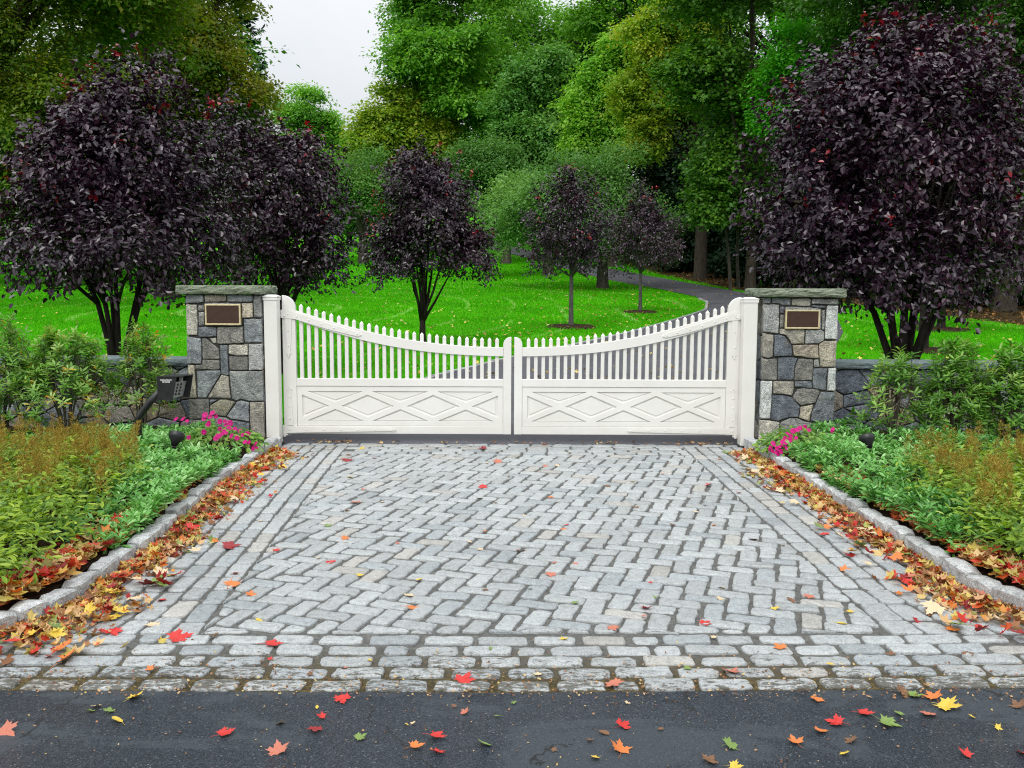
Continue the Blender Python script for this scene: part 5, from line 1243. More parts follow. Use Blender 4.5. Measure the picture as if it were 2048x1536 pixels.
# whorled evergreen shrubs
def shrub(label, px, ptop, pbase, hw, Y, nros, seed, tint=(0.0, 1.0), bare=0.5, low=0.15, tips=()):
    rng = random.Random(seed); r = np.random.default_rng(seed)
    k = Y / F; x = P(px, pbase, Y)[0]; z0 = 0.10
    Ht = P(px, ptop, Y)[2] - z0; R = hw * k
    root = tag(empty('shrub', (x, Y, z0)), label, 'shrub', 'evergreen shrubs against the stone walls')
    mb = MB(); heads = []
    nst = 9
    for s in range(nst):
        a = 2 * math.pi * s / nst + rng.uniform(-0.3, 0.3); f = rng.uniform(0.25, 1.0)
        m1 = Vector((math.cos(a) * R * 0.22 * f, math.sin(a) * R * 0.18 * f, Ht * 0.25)); m2 = Vector((math.cos(a) * R * 0.55 * f, math.sin(a) * R * 0.4 * f, Ht * 0.55))
        mb.tube([(math.cos(a) * 0.03, math.sin(a) * 0.03, -0.05), m1, m2], [0.013, 0.010, 0.007], 5); heads.append((m1, m2))
    P_, A_, N_, T_ = [], [], [], []
    tops = [tuple(t) for t in tips]
    for i in range(nros):
        if i < len(tops) * 6:
            tx, th = tops[i % len(tops)]
            c = Vector(((tx - px) * k + rng.gauss(0, 0.05), rng.gauss(0, 0.05), (P(px, th, Y)[2] - z0) - rng.random() ** 1.5 * 0.26))
        else:
            u = rng.random(); th_ = rng.uniform(0, 2 * math.pi); h = low + (0.97 - low) * rng.random() ** 0.8
            prof = math.sin(math.pi * min(1, 0.18 + 0.80 * h)) ** 0.7
            rr = R * prof * math.sqrt(0.25 + 0.75 * u)
            bumpy = 1 + 0.22 * math.sin(3 * th_ + h * 6 + seed)
            c = Vector((math.cos(th_) * rr * bumpy, math.sin(th_) * rr * 0.75, Ht * h * (0.86 + 0.14 * math.sin(5 * th_ + seed))))
        m = min(heads, key=lambda q: (q[1] - c).length)
        if rng.random() < bare:
            mb.tube([m[1].lerp(m[0], 0.3 * rng.random()), m[1].lerp(c, 0.55) - Vector((0, 0, 0.03)), c], [0.005, 0.0038, 0.002], 4, cap=False)
        od = Vector((c.x, c.y, 0.35 * R + 0.35 * c.z)).normalized()
        axis = (od + Vector((rng.gauss(0, .3), rng.gauss(0, .3), 0.5))).normalized()
        u1 = axis.cross(Vector((0.3, 0.5, 0.2))).normalized(); u2 = axis.cross(u1)
        nl = rng.randint(8, 12); tt = rng.random() * (tint[1] - tint[0]) + tint[0]
        if rng.random() < 0.94: tt = min(tt, 0.93)
        for q in range(nl):
            a = q * 2.4 + rng.random(); e = 0.15 + 0.55 * (q / nl) + rng.uniform(-0.15, 0.15)
            d = (u1 * math.cos(a) + u2 * math.sin(a)) * math.cos(e) + axis * math.sin(e)
            P_.append(c + axis * 0.006 * q); A_.append(d + Vector((0, 0, -0.12))); N_.append(axis * math.cos(e) - (d - axis * math.sin(e)) * math.sin(e) + Vector((rng.gauss(0, .15),) * 3)); T_.append(min(max(tt + rng.gauss(0, 0.06), 0), 1))
    pos = np.array([tuple(v) for v in P_], np.float32); X, Yv, Z = frames(np.array([tuple(v) for v in N_]), np.array([tuple(v) for v in A_]))
    tm = ([(0, 0, 0), (0.15, 0.45, 0.03), (0.10, 0.8, 0.0), (0, 1, -0.05), (-0.10, 0.8, 0.0), (-0.15, 0.45, 0.03)], [(0, 1, 2, 3), (0, 3, 4, 5)])
    link('foliage', scatter_mesh('foliage', tm[0], tm[1], pos, X, Yv, Z, 0.072 * (0.65 + 0.6 * r.random(len(pos))), np.array(T_)), M['shrub'], root)
    mb.build('stems', M['twig'], root)
shrub('evergreen shrub cut by the frame edge behind the brown plumes', 5, 625, 880, 95, 9.05, 330, 1, (0.1, 0.9), tips=((20, 655), (0, 640)))
shrub('wide evergreen shrub with bare pale stems at its foot, between keypad post and frame edge', 135, 662, 890, 108, 8.95, 440, 2, (0.15, 0.95), low=0.38, tips=((115, 665), (150, 672), (60, 690), (190, 690)))
shrub('upright evergreen shrub behind the keypad hood, tall sprig over the wall', 285, 640, 880, 60, 9.2, 210, 3, (0.15, 0.97), low=0.3, tips=((300, 662), (322, 680), (290, 700)))
shrub('open evergreen shrub with visible stems, nearest the pillar of cream stones', 1785, 700, 885, 72, 9.1, 150, 4, (0.0, 0.9), low=0.22, bare=0.8, tips=((1795, 712), (1760, 735), (1830, 745)))
shrub('tallest evergreen shrub, its peak above the coping under the largest plum', 1905, 678, 890, 68, 8.95, 350, 5, (0.0, 0.8), tips=((1910, 685), (1935, 700), (1890, 720)))
shrub('evergreen shrub with two upright shoots at the frame edge beyond the tallest shrub', 2015, 690, 895, 72, 8.9, 340, 6, (0.0, 0.9), tips=((1990, 705), (2022, 712), (2045, 730)))

LF = ([(0, 0, 0), (0.17, 0.25, 0.06), (0.26, 0.62, 0.05), (0.13, 0.88, 0.0), (0, 1, -0.06), (-0.13, 0.88, 0.0), (-0.26, 0.62, 0.05), (-0.17, 0.25, 0.06)], [(0, 1, 2, 3, 4), (0, 4, 5, 6, 7)])
def in_astilbe(side, x, y):
    """brown plumed stand: outer part of the bed, nearer the street"""
    if side < 0:
        edge = np.interp(y, [4.2, 5.2, 6.0, 6.6, 7.2, 7.9], [-2.45, -2.50, -2.62, -2.75, -3.0, -3.6])
        return (x < edge) & (y > 4.25) & (y < 7.75)
    edge = np.interp(y, [4.2, 5.0, 5.6, 6.2, 6.8, 7.4], [2.62, 2.72, 2.78, 2.85, 2.98, 3.3])
    return (x > edge) & (y > np.interp(x, [2.6, 3.2, 4.0], [4.5, 4.2, 4.0])) & (y < 7.55)
def pachysandra(side, seed, label):
    r = np.random.default_rng(seed); n = 4600
    y = 5.2 + r.random(n) ** 0.8 * 4.15; f = kx_left if side < 0 else kx_right
    x = f(y) + side * (0.065 + r.random(n) ** 1.35 * 4.2)
    keep = ~in_astilbe(side, x - side * 0.12, y) & ~((y > 8.75) & (np.abs(x) > 3.5) & (r.random(n) < 0.85)) & ((y > 6.0) | (np.abs(x) < 2.95))
    sx_ = P(352, 877, 8.0)[0] if side < 0 else P(1735, 882, 8.0)[0]
    keep &= ~((np.abs(x - sx_) < 0.13) & (y > 7.45) & (y < 8.12)) & ~((np.abs(x) < 3.0) & (y > 8.2))
    x, y = x[keep], y[keep]; n = len(x)
    z = 0.19 + 0.05 * np.sin(x * 4.1 + y * 2.7) + 0.055 * r.random(n)
    z = np.where(np.abs(x - f(y)) < 0.3, z - 0.05, z)
    per = 9; q = np.arange(per)[None, :]
    az = q * 2.4 + r.random((n, 1)) * 6.28 + r.normal(size=(n, per)) * 0.15
    el = np.radians(4 + 44 * (q / per)) + r.normal(size=(n, per)) * 0.16
    tx, ty = r.normal(size=(n, 1)) * 0.25, r.normal(size=(n, 1)) * 0.25 - 0.06
    d = np.stack([np.cos(az) * np.cos(el) + tx * 0.5, np.sin(az) * np.cos(el) + ty * 0.5, np.sin(el)], -1)
    nr = np.stack([-np.cos(az) * np.sin(el) + tx, -np.sin(az) * np.sin(el) + ty, np.cos(el)], -1)
    pos = np.stack([x[:, None] + 0 * az, y[:, None] + 0 * az, z[:, None] + 0.004 * q - 0.02 * (q < 4)], -1)
    X, Yv, Z = frames(nr.reshape(-1, 3), d.reshape(-1, 3)); m = n * per
    t = np.clip(np.repeat(r.random(n) * 0.55 + 0.15 + 0.12 * np.sin(x * 2 + y), per) + r.normal(size=m) * 0.14, 0, 1)
    tag(link('ground_cover', scatter_mesh('ground_cover', LF[0], LF[1], pos.reshape(-1, 3).astype(np.float32), X * 0.72, Yv, Z, 0.060 * (0.6 + 0.6 * r.random(m)), t), M['pachy']), label, None, None, 'stuff')
pachysandra(-1, 11, 'silvery green ground cover round the keypad post'); pachysandra(1, 12, 'silvery green ground cover along the kerb by the pillar of cream stones')

def astilbe(side, seed, label, nclump):
    """stand of yellow-green leaves with dry brown feathery plumes on top"""
    r = np.random.default_rng(seed); rng = random.Random(seed)
    xs_, ys_ = [], []
    f = kx_left if side < 0 else kx_right
    while len(xs_) < nclump:
        y = 4.0 + 3.75 * rng.random(); x = f(y) + side * (0.1 + 3.6 * rng.random() ** 1.1)
        if in_astilbe(side, np.array(x), np.array(y)): xs_.append(x); ys_.append(y)
    Pq, D, Nn, T, S = [], [], [], [], []
    pv, pl = [], []
    for x, y in zip(xs_, ys_):
        edge = 1.0
        hh = (0.25 + 0.10 * rng.random()) * (0.75 + 0.25 * min(1, max(0, abs(x) - abs(f(y)) - 0.1) / 0.5))
        tt = rng.random() * 0.5 + 0.15
        for b in range(9):                                  # compound leaves on arching stalks
            a = rng.uniform(0, 6.28); R = rng.uniform(0.05, 0.20); h = 0.12 + hh * rng.uniform(0.35, 1.0)
            for q in range(7):
                u = q / 6; side2 = (-1) ** q
                cx = x + math.cos(a) * (R * 0.35 + R * u) - math.sin(a) * side2 * 0.018; cy = y + math.sin(a) * (R * 0.35 + R * u) + math.cos(a) * side2 * 0.018
                Pq.append((cx, cy, h + 0.03 * math.sin(u * 3) - 0.05 * u)); da = a + side2 * (0.9 if q < 6 else 0.0)
                D.append((math.cos(da), math.sin(da), -0.15 + rng.gauss(0, 0.2))); Nn.append((rng.gauss(0, .35), rng.gauss(0, .35) - 0.15, 1)); T.append(min(1, max(0, tt + rng.gauss(0, 0.17)))); S.append(0.052 * rng.uniform(0.7, 1.35))
        yl = np.interp(y, [4.25, 5.4, 6.2], [0.0, 0.08, 1.0])
        if rng.random() < 0.03 + 0.72 * yl:
            for _ in range(2):
                ht = rng.uniform(0.36, 0.49); bx, by = x + rng.gauss(0, 0.05), y + rng.gauss(0, 0.05); lx_, ly_ = rng.gauss(0, 0.05), rng.gauss(0, 0.04)
                L = rng.uniform(0.16, 0.27); m = 150
                t = r.random(m) ** 0.8; w = 0.048 * (1 - t) + 0.008
                aa = r.random(m) * 6.28; rr = w * np.sqrt(r.random(m))
                # side sprays of the plume
                pos = np.stack([bx + lx_ * t + np.cos(aa) * rr, by + ly_ * t + np.sin(aa) * rr, ht - L * 0.6 + L * t + rr * 0.7], 1)
                pv.append(pos); pl.append(np.stack([np.cos(aa), np.sin(aa), 0.9 + 0 * aa], 1) + r.normal(size=(m, 3)) * 0.3)
                # stalk
                st = 8; ts = np.linspace(0, 1, st); pv.append(np.stack([bx + lx_ * ts * 0.5, by + ly_ * ts * 0.5, 0.2 + (ht - 0.2 - L * 0.3) * ts], 1)); pl.append(np.tile([[0.05, 0.02, 1.0]], (st, 1)))
    pos = np.array(Pq, np.float32); X, Yv, Z = frames(np.array(Nn), np.array(D)); a = np.array(S)
    tv, tf = LF
    k = len(tv); n1 = len(pos); V1 = pos[:, None] + a[:, None, None] * (np.array(tv)[None, :, 0:1] * X[:, None] * 0.66 + np.array(tv)[None, :, 1:2] * Yv[:, None] + np.array(tv)[None, :, 2:3] * Z[:, None])
    base = np.concatenate([np.array(q) for q in tf]); L1 = ((np.arange(n1) * k)[:, None] + base[None]).ravel(); s1 = np.tile([len(q) for q in tf], n1)
    pp = np.concatenate(pv); dd = norm(np.concatenate(pl)); n2 = len(pp)
    sd = norm(np.cross(dd, r.normal(size=(n2, 3)))); ln = (0.016 + 0.016 * r.random(n2))[:, None]; wd = 0.0023
    V2 = np.stack([pp - sd * wd, pp + sd * wd, pp + dd * ln], 1); L2 = np.arange(3 * n2) + n1 * k; s2 = np.full(n2, 3)
    V = np.concatenate([V1.reshape(-1, 3), V2.reshape(-1, 3)]); tint = np.concatenate([np.repeat(T, k), np.repeat(r.random(n2), 3)])
    me = arrays_mesh('astilbe_stand', V, np.concatenate([L1, L2]), np.concatenate([s1, s2]), tint=tint, midx=np.concatenate([np.zeros(len(s1), int), np.ones(n2, int)]))
    tag(link('perennial_bed', me, [M['astilbe'], M['plume']]), label, None, None, 'stuff')
astilbe(-1, 21, 'yellow green perennials topped by dry brown plumes, in front of the keypad post', 430)
astilbe(1, 22, 'yellow green perennials topped by dry brown plumes, on the side without a keypad post', 400)

# magenta impatiens at the feet of the pillars
BLOOM = MB()
for q in range(5):
    a = q * 2 * math.pi / 5; ca, sa = math.cos(a), math.sin(a); w = 0.013
    BLOOM.add([(0, 0, 0.001), (ca * 0.012 - sa * w, sa * 0.012 + ca * w, 0.004), (ca * 0.024 - sa * 0.009, sa * 0.024 + ca * 0.009, 0.002), (ca * 0.024 + sa * 0.009, sa * 0.024 - ca * 0.009, 0.002), (ca * 0.012 + sa * w, sa * 0.012 - ca * w, 0.004)], [(0, 4, 3, 2, 1)], tint=0.3 + 0.1 * q)
BLOOM_ME = BLOOM.mesh('blossom')
BLOOM_ME.materials.append(M['magenta'])
def impatiens(label, cx, cy, rx, ry, h, nleaf, spots, Y, seed):
    r = np.random.default_rng(seed); rng = random.Random(seed)
    root = tag(empty('impatiens', (cx, cy, 0.10)), label, 'flowers', 'magenta flowers at the foot of the pillars')
    a = r.random(nleaf) * 6.28; q = np.sqrt(r.random(nleaf)); zz = h * np.sqrt(np.maximum(0.05, 1 - q ** 2)) * (0.55 + 0.45 * r.random(nleaf))
    pos = np.stack([rx * q * np.cos(a), ry * q * np.sin(a), zz], 1).astype(np.float32)
    d = np.stack([np.cos(a), np.sin(a) - 0.3, -0.2 + 0 * a], 1) + r.normal(size=(nleaf, 3)) * 0.5; nr = np.stack([np.cos(a) * q * 0.6, np.sin(a) * q * 0.6 - 0.2, 1 + 0 * a], 1) + r.normal(size=(nleaf, 3)) * 0.3
    X, Yv, Z = frames(nr, d)
    link('foliage', scatter_mesh('foliage', LF[0], LF[1], pos, X, Yv, Z, 0.060 * (0.6 + 0.7 * r.random(nleaf)), r.random(nleaf)), M['impat_leaf'], root)
    for px, py in spots:
        p = P(px, py, Y)
        for _ in range(5):
            u = (p[0] - cx) / rx; v = max(0, p[2] - 0.10) / (h * 1.05)
            p = P(px, py, cy - ry * math.sqrt(max(0.0, 1 - u * u - v * v)) - 0.015)
        b = bpy.data.objects.new('blossom', BLOOM_ME); COL.objects.link(b); b.parent = root
        yy = p[1]
        b.location = (p[0] - cx, yy - cy, p[2] - 0.10); b.rotation_euler = (math.radians(rng.uniform(35, 80)), rng.uniform(-0.5, 0.5), rng.uniform(-0.6, 0.6)); s = rng.uniform(0.75, 1.2); b.scale = (s, s, s)
impatiens('clump of magenta impatiens between the keypad post and its pillar', -2.78, 8.72, 0.42, 0.40, 0.22, 620,
    [(352,838),(366,838),(374,842),(410,830),(408,838),(425,826),(420,834),(432,833),(418,846),(440,843),(450,843),(452,850),(460,846),(440,858),(448,862),(458,857),(416,850),(408,864),(444,868),(452,866),(470,858),(480,862),(485,870),(437,872),(495,868),(498,885),(511,888),(512,896),(506,897),(378,875),(432,877),(463,872),(474,876),(490,884)], 8.60, 31)
impatiens('clump of magenta impatiens at the foot of the pillar with cream stones', 2.70, 8.72, 0.36, 0.42, 0.22, 560,
    [(1594,860),(1600,856),(1610,855),(1618,860),(1576,868),(1570,876),(1582,872),(1592,876),(1566,884),(1580,880),(1546,886),(1541,895),(1555,897),(1548,890),(1560,893),(1566,890),(1573,897),(1553,905),(1562,903),(1545,902),(1571,886),(1608,904),(1664,862),(1666,858),(1586,862),(1540,900),(1556,908)], 8.60, 32)

# ------------------------------------------------------------------ keypad post, spotlights
def keypad():
    Yk = 8.05; foot = P(279, 905, Yk); x = foot[0]; z0 = 0.10
    root = tag(empty('keypad_post', (x, Yk, z0)), 'black gooseneck keypad post with a hooded box and small white lettering', 'keypad post')
    k = 1.01 * Yk / F
    zt = P(279, 833, Yk)[2] - z0
    hx, hz = (326 - 279) * k, P(326, 778, Yk)[2] - z0
    b = MB(); b.tube([(0, 0, -0.1), (0, 0, zt - 0.03), (0.004, 0, zt - 0.006), (0.02, 0, zt + 0.012), (hx * 0.5, 0.0, (zt + hz) / 2), (hx + 0.03, 0, hz + 0.02)], [0.030] * 6, 16)
    b.build('gooseneck', M['black'], root, smooth=True)
    w1, w0 = (365.5 - 327) * k, (357 - 327) * k; zT, zB = P(327, 752.5, Yk)[2] - z0, P(327, 798, Yk)[2] - z0
    sk = (0.075, 0.20)                                           # the hood is turned: far side plate lies right of the near one
    def plate(y0, shift, bb, t=0.006):
        v = []
        for dy in (0, t): v += [(hx + shift, y0 + dy, zB), (hx + shift + w0, y0 + dy, zB), (hx + shift + w1, y0 + dy, zT), (hx + shift, y0 + dy, zT)]
        bb.add(v, [(0, 1, 2, 3), (7, 6, 5, 4), (1, 0, 4, 5), (2, 1, 5, 6), (3, 2, 6, 7), (0, 3, 7, 4)])
    b = MB(); plate(-0.08, 0, b); plate(-0.08 + sk[1], sk[0], b)
    y0, y1 = -0.08, -0.08 + sk[1] + 0.006
    b.add([(hx - 0.004, y0 - 0.004, zT), (hx + w1 + 0.004, y0 - 0.004, zT), (hx + w1 + sk[0] + 0.004, y1 + 0.003, zT), (hx + sk[0] - 0.004, y1 + 0.003, zT),
           (hx - 0.004, y0 - 0.004, zT + 0.007), (hx + w1 + 0.004, y0 - 0.004, zT + 0.007), (hx + w1 + sk[0] + 0.004, y1 + 0.003, zT + 0.007), (hx + sk[0] - 0.004, y1 + 0.003, zT + 0.007)], [(3, 2, 1, 0), (4, 5, 6, 7), (0, 1, 5, 4), (1, 2, 6, 5), (2, 3, 7, 6), (3, 0, 4, 7)])
    b.add([(hx, y0 + 0.006, zB), (hx, y0 + 0.006, zT), (hx + sk[0], y1 - 0.006, zT), (hx + sk[0], y1 - 0.006, zB)], [(0, 1, 2, 3)])
    b.build('hood', M['black'], root)
    b = MB(); e = 0.045; q = lambda u, t: (hx + sk[0] * t + u, y0 + 0.010 + (y1 - y0 - 0.02) * t)
    p0, p1 = q(e + 0.03, 0), q(e + 0.03, 1)
    b.add([(p0[0], p0[1], zB + 0.012), (p1[0], p1[1], zB + 0.012), (p1[0] + 0.035, p1[1], zT - 0.05), (p0[0] + 0.035, p0[1], zT - 0.05), (p0[0] - 0.05, p0[1], zB + 0.012), (p1[0] - 0.05, p1[1], zB + 0.012), (p1[0] - 0.05, p1[1], zT - 0.05), (p0[0] - 0.05, p0[1], zT - 0.05)],
          [(0, 1, 2, 3), (3, 2, 6, 7), (0, 3, 7, 4), (2, 1, 5, 6), (4, 7, 6, 5)])
    kp = b.build('keypad', M['steel'], root)
    for i in range(3):
        for j in range(4):
            b = MB()
            t = 0.3 + 0.2 * i; zz = zB + 0.04 + 0.028 * j; uu = e + 0.03 + 0.035 * (zz - zB - 0.012) / (zT - 0.05 - zB - 0.012); c = q(uu, t)
            b.box(c[0] + 0.001, c[0] + 0.006, c[1] - 0.008, c[1] + 0.008, zz - 0.009, zz + 0.009)
            b.build('key_button', M['black'], kp)
    b = MB(); b.box(hx + w1 - 0.035 + 0.03, hx + w1 + 0.028, y0 + 0.075, y0 + 0.08, zT - 0.045, zT - 0.001); b.build('light_shield', M['steel'], root)
    for txt, zc, sz in (('PRESS INTERCOM', P(327, 758.6, Yk)[2] - z0, 0.0165), ('000 000 0000', P(327, 762.2, Yk)[2] - z0, 0.0165)):
        cu = bpy.data.curves.new('lettering', 'FONT'); cu.body = txt; cu.size = sz; cu.align_x = 'CENTER'; cu.align_y = 'CENTER'; cu.extrude = 0.0008; cu.materials.append(M['letter']); cu.offset = 0.0004
        tmp = bpy.data.objects.new('lettering', cu); COL.objects.link(tmp); bpy.context.view_layer.update()
        me = bpy.data.meshes.new_from_object(tmp.evaluated_get(bpy.context.evaluated_depsgraph_get())); bpy.data.objects.remove(tmp)
        if not me.materials: me.materials.append(M['letter'])
        o = bpy.data.objects.new('lettering', me); COL.objects.link(o); o.parent = root; o.location = (hx + w1 * 0.47, -0.0815, zc); o.rotation_euler = (math.radians(90), 0, 0)
        o.scale = (0.80 if len(txt) > 12 else 0.72, 1, 1)
keypad()
def spot(label, px, py, Y, lean):
    c = P(px, py, Y); z0 = 0.10
    root = tag(empty('garden_spotlight', (c[0], Y, z0)), label, 'spotlight', 'black garden spotlights aimed at the pillars')
    s = 31 * 1.01 * Y / F / 2
    ax = Vector((lean, 0.52, 0.84)).normalized(); a = ax.cross(Vector((1, 0, 0))).normalized(); b_ = ax.cross(a)
    prof = [(0.012, -0.070), (0.022, -0.068), (0.9 * 0.5 * s * 2 * 0.62, -0.030), (s * 0.93, 0.002), (s, 0.018), (s, 0.042), (s * 0.97, 0.048), (s * 0.90, 0.046), (s * 0.82, 0.030), (0.001, 0.028)]
    C = Vector((0, 0, c[2] - z0)); mb = MB(); sg = 28; vs = []; fs = []
    for rr, t in prof:
        for i in range(sg): g = 2 * math.pi * i / sg; vs.append(C + ax * t + (a * math.cos(g) + b_ * math.sin(g)) * rr)
    for q in range(len(prof) - 1):
        for i in range(sg): j = (i + 1) % sg; fs.append((q * sg + i, q * sg + j, (q + 1) * sg + j, (q + 1) * sg + i))
    mb.add(vs, fs); mb.build('lamp_housing', M['black'], root, smooth=True)
    mb = MB(); e = C + ax * -0.066
    mb.tube([(e.x * 0.6, e.y * 0.6, -0.1), (e.x * 0.8, e.y * 0.8, e.z - 0.04), e], [0.012, 0.011, 0.010], 8); mb.tube([e + Vector((-0.016, 0, -0.012)), e + Vector((0.016, 0, -0.012))], [0.012, 0.012], 8); mb.build('stake', M['black'], root)
spot('round black spotlight in the ground cover beside the keypad post', 352, 877, 8.0, 0.10)
spot('round black spotlight in the ground cover in front of the open shrub', 1735, 882, 8.0, -0.10)
# ------------------------------------------------------------------ fallen leaves
def maple_outline(rng, slim=0.0):
    """five-lobed leaf outline, tip at +Y, unit length about 1"""
    half = [(0.05, -0.02), (0.22, 0.02), (0.42, -0.10), (0.36, 0.10), (0.52, 0.20), (0.40, 0.27), (0.62, 0.52), (0.44, 0.50), (0.40, 0.62), (0.22, 0.48), (0.16, 0.66), (0.20, 0.78), (0.10, 0.80), (0.0, 1.02)]
    L = [(-x * rng.uniform(0.85, 1.15) * (1 - slim), y + rng.uniform(-0.03, 0.03)) for x, y in half[:-1]]
    R = [(x * rng.uniform(0.85, 1.15) * (1 - slim), y + rng.uniform(-0.03, 0.03)) for x, y in half[:-1]]
    return R + [half[-1]] + L[::-1]
def oval_outline(rng):
    return [(0.30 * math.sin(t) * rng.uniform(0.92, 1.08), 0.5 - 0.5 * math.cos(t)) for t in np.linspace(0.25, math.pi, 8)] + [(-0.30 * math.sin(t) * rng.uniform(0.92, 1.08), 0.5 - 0.5 * math.cos(t)) for t in np.linspace(math.pi, 0.25, 8)[1:]]
def leaf_mesh(name, rng, oval=False):
    out = oval_outline(rng) if oval else maple_outline(rng)
    cup = rng.uniform(-0.05, 0.55); twist = rng.uniform(-0.25, 0.25); curl = rng.uniform(0.0, 0.4)
    h = lambda x, y: 0.03 + cup * (x * x) + twist * x * (y - 0.3) + curl * (y - 0.35) ** 2 + rng.uniform(-0.012, 0.02)
    mb = MB(); k = len(out); c = (0, 0.30)
    vs = [(c[0], c[1], 0.02)] + [(c[0] + (x - c[0]) * 0.5, c[1] + (y - c[1]) * 0.5, h(x * 0.5, c[1] + (y - c[1]) * 0.5) - 0.012) for x, y in out] + [(x, y, h(x, y)) for x, y in out]
    fs = [(0, 1 + i, 1 + (i + 1) % k) for i in range(k)] + [(1 + i, 1 + k + i, 1 + k + (i + 1) % k, 1 + (i + 1) % k) for i in range(k)]
    mb.add([(x, y - 0.35, z) for x, y, z in vs], fs)
    bend = rng.uniform(-0.25, 0.25)
    mb.tube([(0, -0.37, 0.03), (bend * 0.4, -0.6, 0.05), (bend, -0.85, 0.03)], [0.014, 0.011, 0.010], 4)
    return mb.mesh(name)
rl = random.Random(77)
LM = {}
for cn in ('red', 'crimson', 'orange', 'yellow', 'green', 'pale', 'brown', 'salmon'):
    LM[cn] = []
    for q in range(5):
        me = leaf_mesh('fallen_leaf', rl, oval=(q == 4)); me.materials.append(M['leaf_' + cn]); LM[cn].append(me)
ORD = ['first', 'second', 'third', 'fourth', 'fifth', 'sixth', 'seventh', 'eighth', 'ninth', 'tenth', 'eleventh', 'twelfth', 'thirteenth', 'fourteenth', 'fifteenth', 'sixteenth', 'seventeenth', 'eighteenth', 'nineteenth', 'twentieth']
LEAVES = []   # (zone, colour, shape, object)
def put_leaf(cn, x, y, z, size, zone, tilt=0.18, shape=None):
    q = shape if shape is not None else (4 if rl.random() < 0.2 and cn in ('yellow', 'green', 'brown', 'pale') else rl.randrange(4))
    o = bpy.data.objects.new('fallen_leaf', LM[cn][q]); COL.objects.link(o)
    o.location = (x, y, z); o.rotation_euler = (rl.gauss(0, tilt), rl.gauss(0, tilt), rl.uniform(0, 6.28)); s = size * rl.uniform(0.92, 1.08); o.scale = (s, s, s)
    LEAVES.append((zone, cn, q, o))
ROAD = [('salmon',12,1463,46),('green',180,1421,20),('green',218,1421,28),('pale',193,1412,24),('yellow',270,1394,34),('yellow',237,1441,36),('red',450,1466,40),('salmon',556,1500,44),('pale',561,1446,22),('crimson',630,1459,36),('red',643,1433,22),('yellow',634,1413,12),('red',685,1398,38),('green',720,1474,28),('orange',832,1493,34),('red',873,1473,42),('red',874,1503,34),('salmon',930,1424,22),('yellow',814,1449,12),('green',968,1487,38),('green',997,1432,18),('brown',1180,1480,18),('yellow',1190,1515,22),('brown',1205,1464,26),('red',1246,1450,40),('orange',1240,1497,46),('brown',1320,1458,18),('brown',1420,1520,40),('green',1462,1490,40),('yellow',1470,1533,32),('orange',1590,1483,34),('orange',1634,1399,30),('orange',1641,1462,34),('red',1672,1444,40),('yellow',1690,1507,22),('brown',1702,1480,30),('red',1730,1426,36),('green',1776,1446,54),('green',1798,1427,22),('brown',1808,1386,44),('green',1830,1390,36),('orange',1866,1393,38),('yellow',1896,1412,52),('salmon',1856,1428,34),('yellow',1943,1433,16),('red',1931,1508,32),('red',2042,1505,30),('yellow',1996,1455,18),('brown',2036,1411,34),('pale',826,1446,12),('brown',908,1412,14),('green',1028,1405,14),('brown',1108,1499,16),('pale',1255,1405,14)]
for cn, px, py, s in ROAD:
    g = G(px, py); put_leaf(cn, g[0], g[1], 0.0, s * g[1] / F * 1.05 * 0.84, 'road', 0.24)
COB = [('red',225,1266,44),('red',357,1277,58),('orange',466,1172,36),('orange',130,1320,50),('yellow',345,1152,30),('yellow',225,1238,38),('pale',305,1252,34),('red',545,1290,44),('red',928,1361,46),('pale',1076,1350,20),('salmon',1228,1370,40),('yellow',1128,1280,22),('green',1150,1207,18),('red',1292,1218,26),('red',1410,1248,28),('salmon',1226,1258,28),('green',1375,1338,22),('salmon',1463,1345,40),('brown',1782,1310,24),('brown',1790,1357,16),('red',662,1126,26),('orange',502,1190,26),('red',470,1148,22),('crimson',460,1094,40),('orange',690,1078,18),('orange',824,1217,32),('orange',1042,1102,24),('red',966,975,22),('salmon',711,1006,28),('crimson',695,922,24),('yellow',840,1160,16),('pale',960,1100,14),('red',1414,971,22),('crimson',1508,1080,26),('brown',1345,1050,14),('green',1452,906,18),('yellow',700,955,14),('yellow',724,898,14),('salmon',995,924,18),('crimson',965,898,22),('orange',1090,890,12),('green',985,1300,20),('red',96,1316,18),('yellow',520,1243,20),('red',540,1320,14),('salmon',690,1338,18),('brown',620,1350,16),('yellow',740,1322,14),('orange',300,1340,20),('yellow',720,1152,18),('green',1310,1196,14),('orange',1560,1296,30),('salmon',1618,1195,26),('yellow',1660,1330,16),('yellow',1680,1248,24),('brown',1580,1200,26),('red',1960,1256,34),('orange',1905,1262,30),('brown',1935,1310,26),('yellow',1700,1225,18),('salmon',1150,1130,16),('green',1060,1180,14),('orange',1690,1140,28),('red',1650,1070,26),('crimson',1700,1112,24)]
for cn, px, py, s in COB:
    g = G(px, py); zone = 'border' if g[1] < 4.25 else ('near' if g[1] < 5.6 else 'far')
    put_leaf(cn, g[0], g[1], 0.004, max(s, 14) * g[1] / F * 1.05 * 0.84, zone, 0.15)
CN = list(LM)
for i in range(52):                                    # small odd leaves across the cobbles
    y = 4.0 + 5.3 * rl.random() ** 0.8; x = rl.uniform(-1.9, 2.0) * (0.75 + 0.25 * rl.random())
    put_leaf(rl.choice(['orange', 'yellow', 'pale', 'salmon', 'brown', 'red', 'green', 'pale']), x, y, 0.004, rl.uniform(0.028, 0.055), 'border' if y < 4.25 else ('near' if y < 5.6 else 'far'), 0.15)
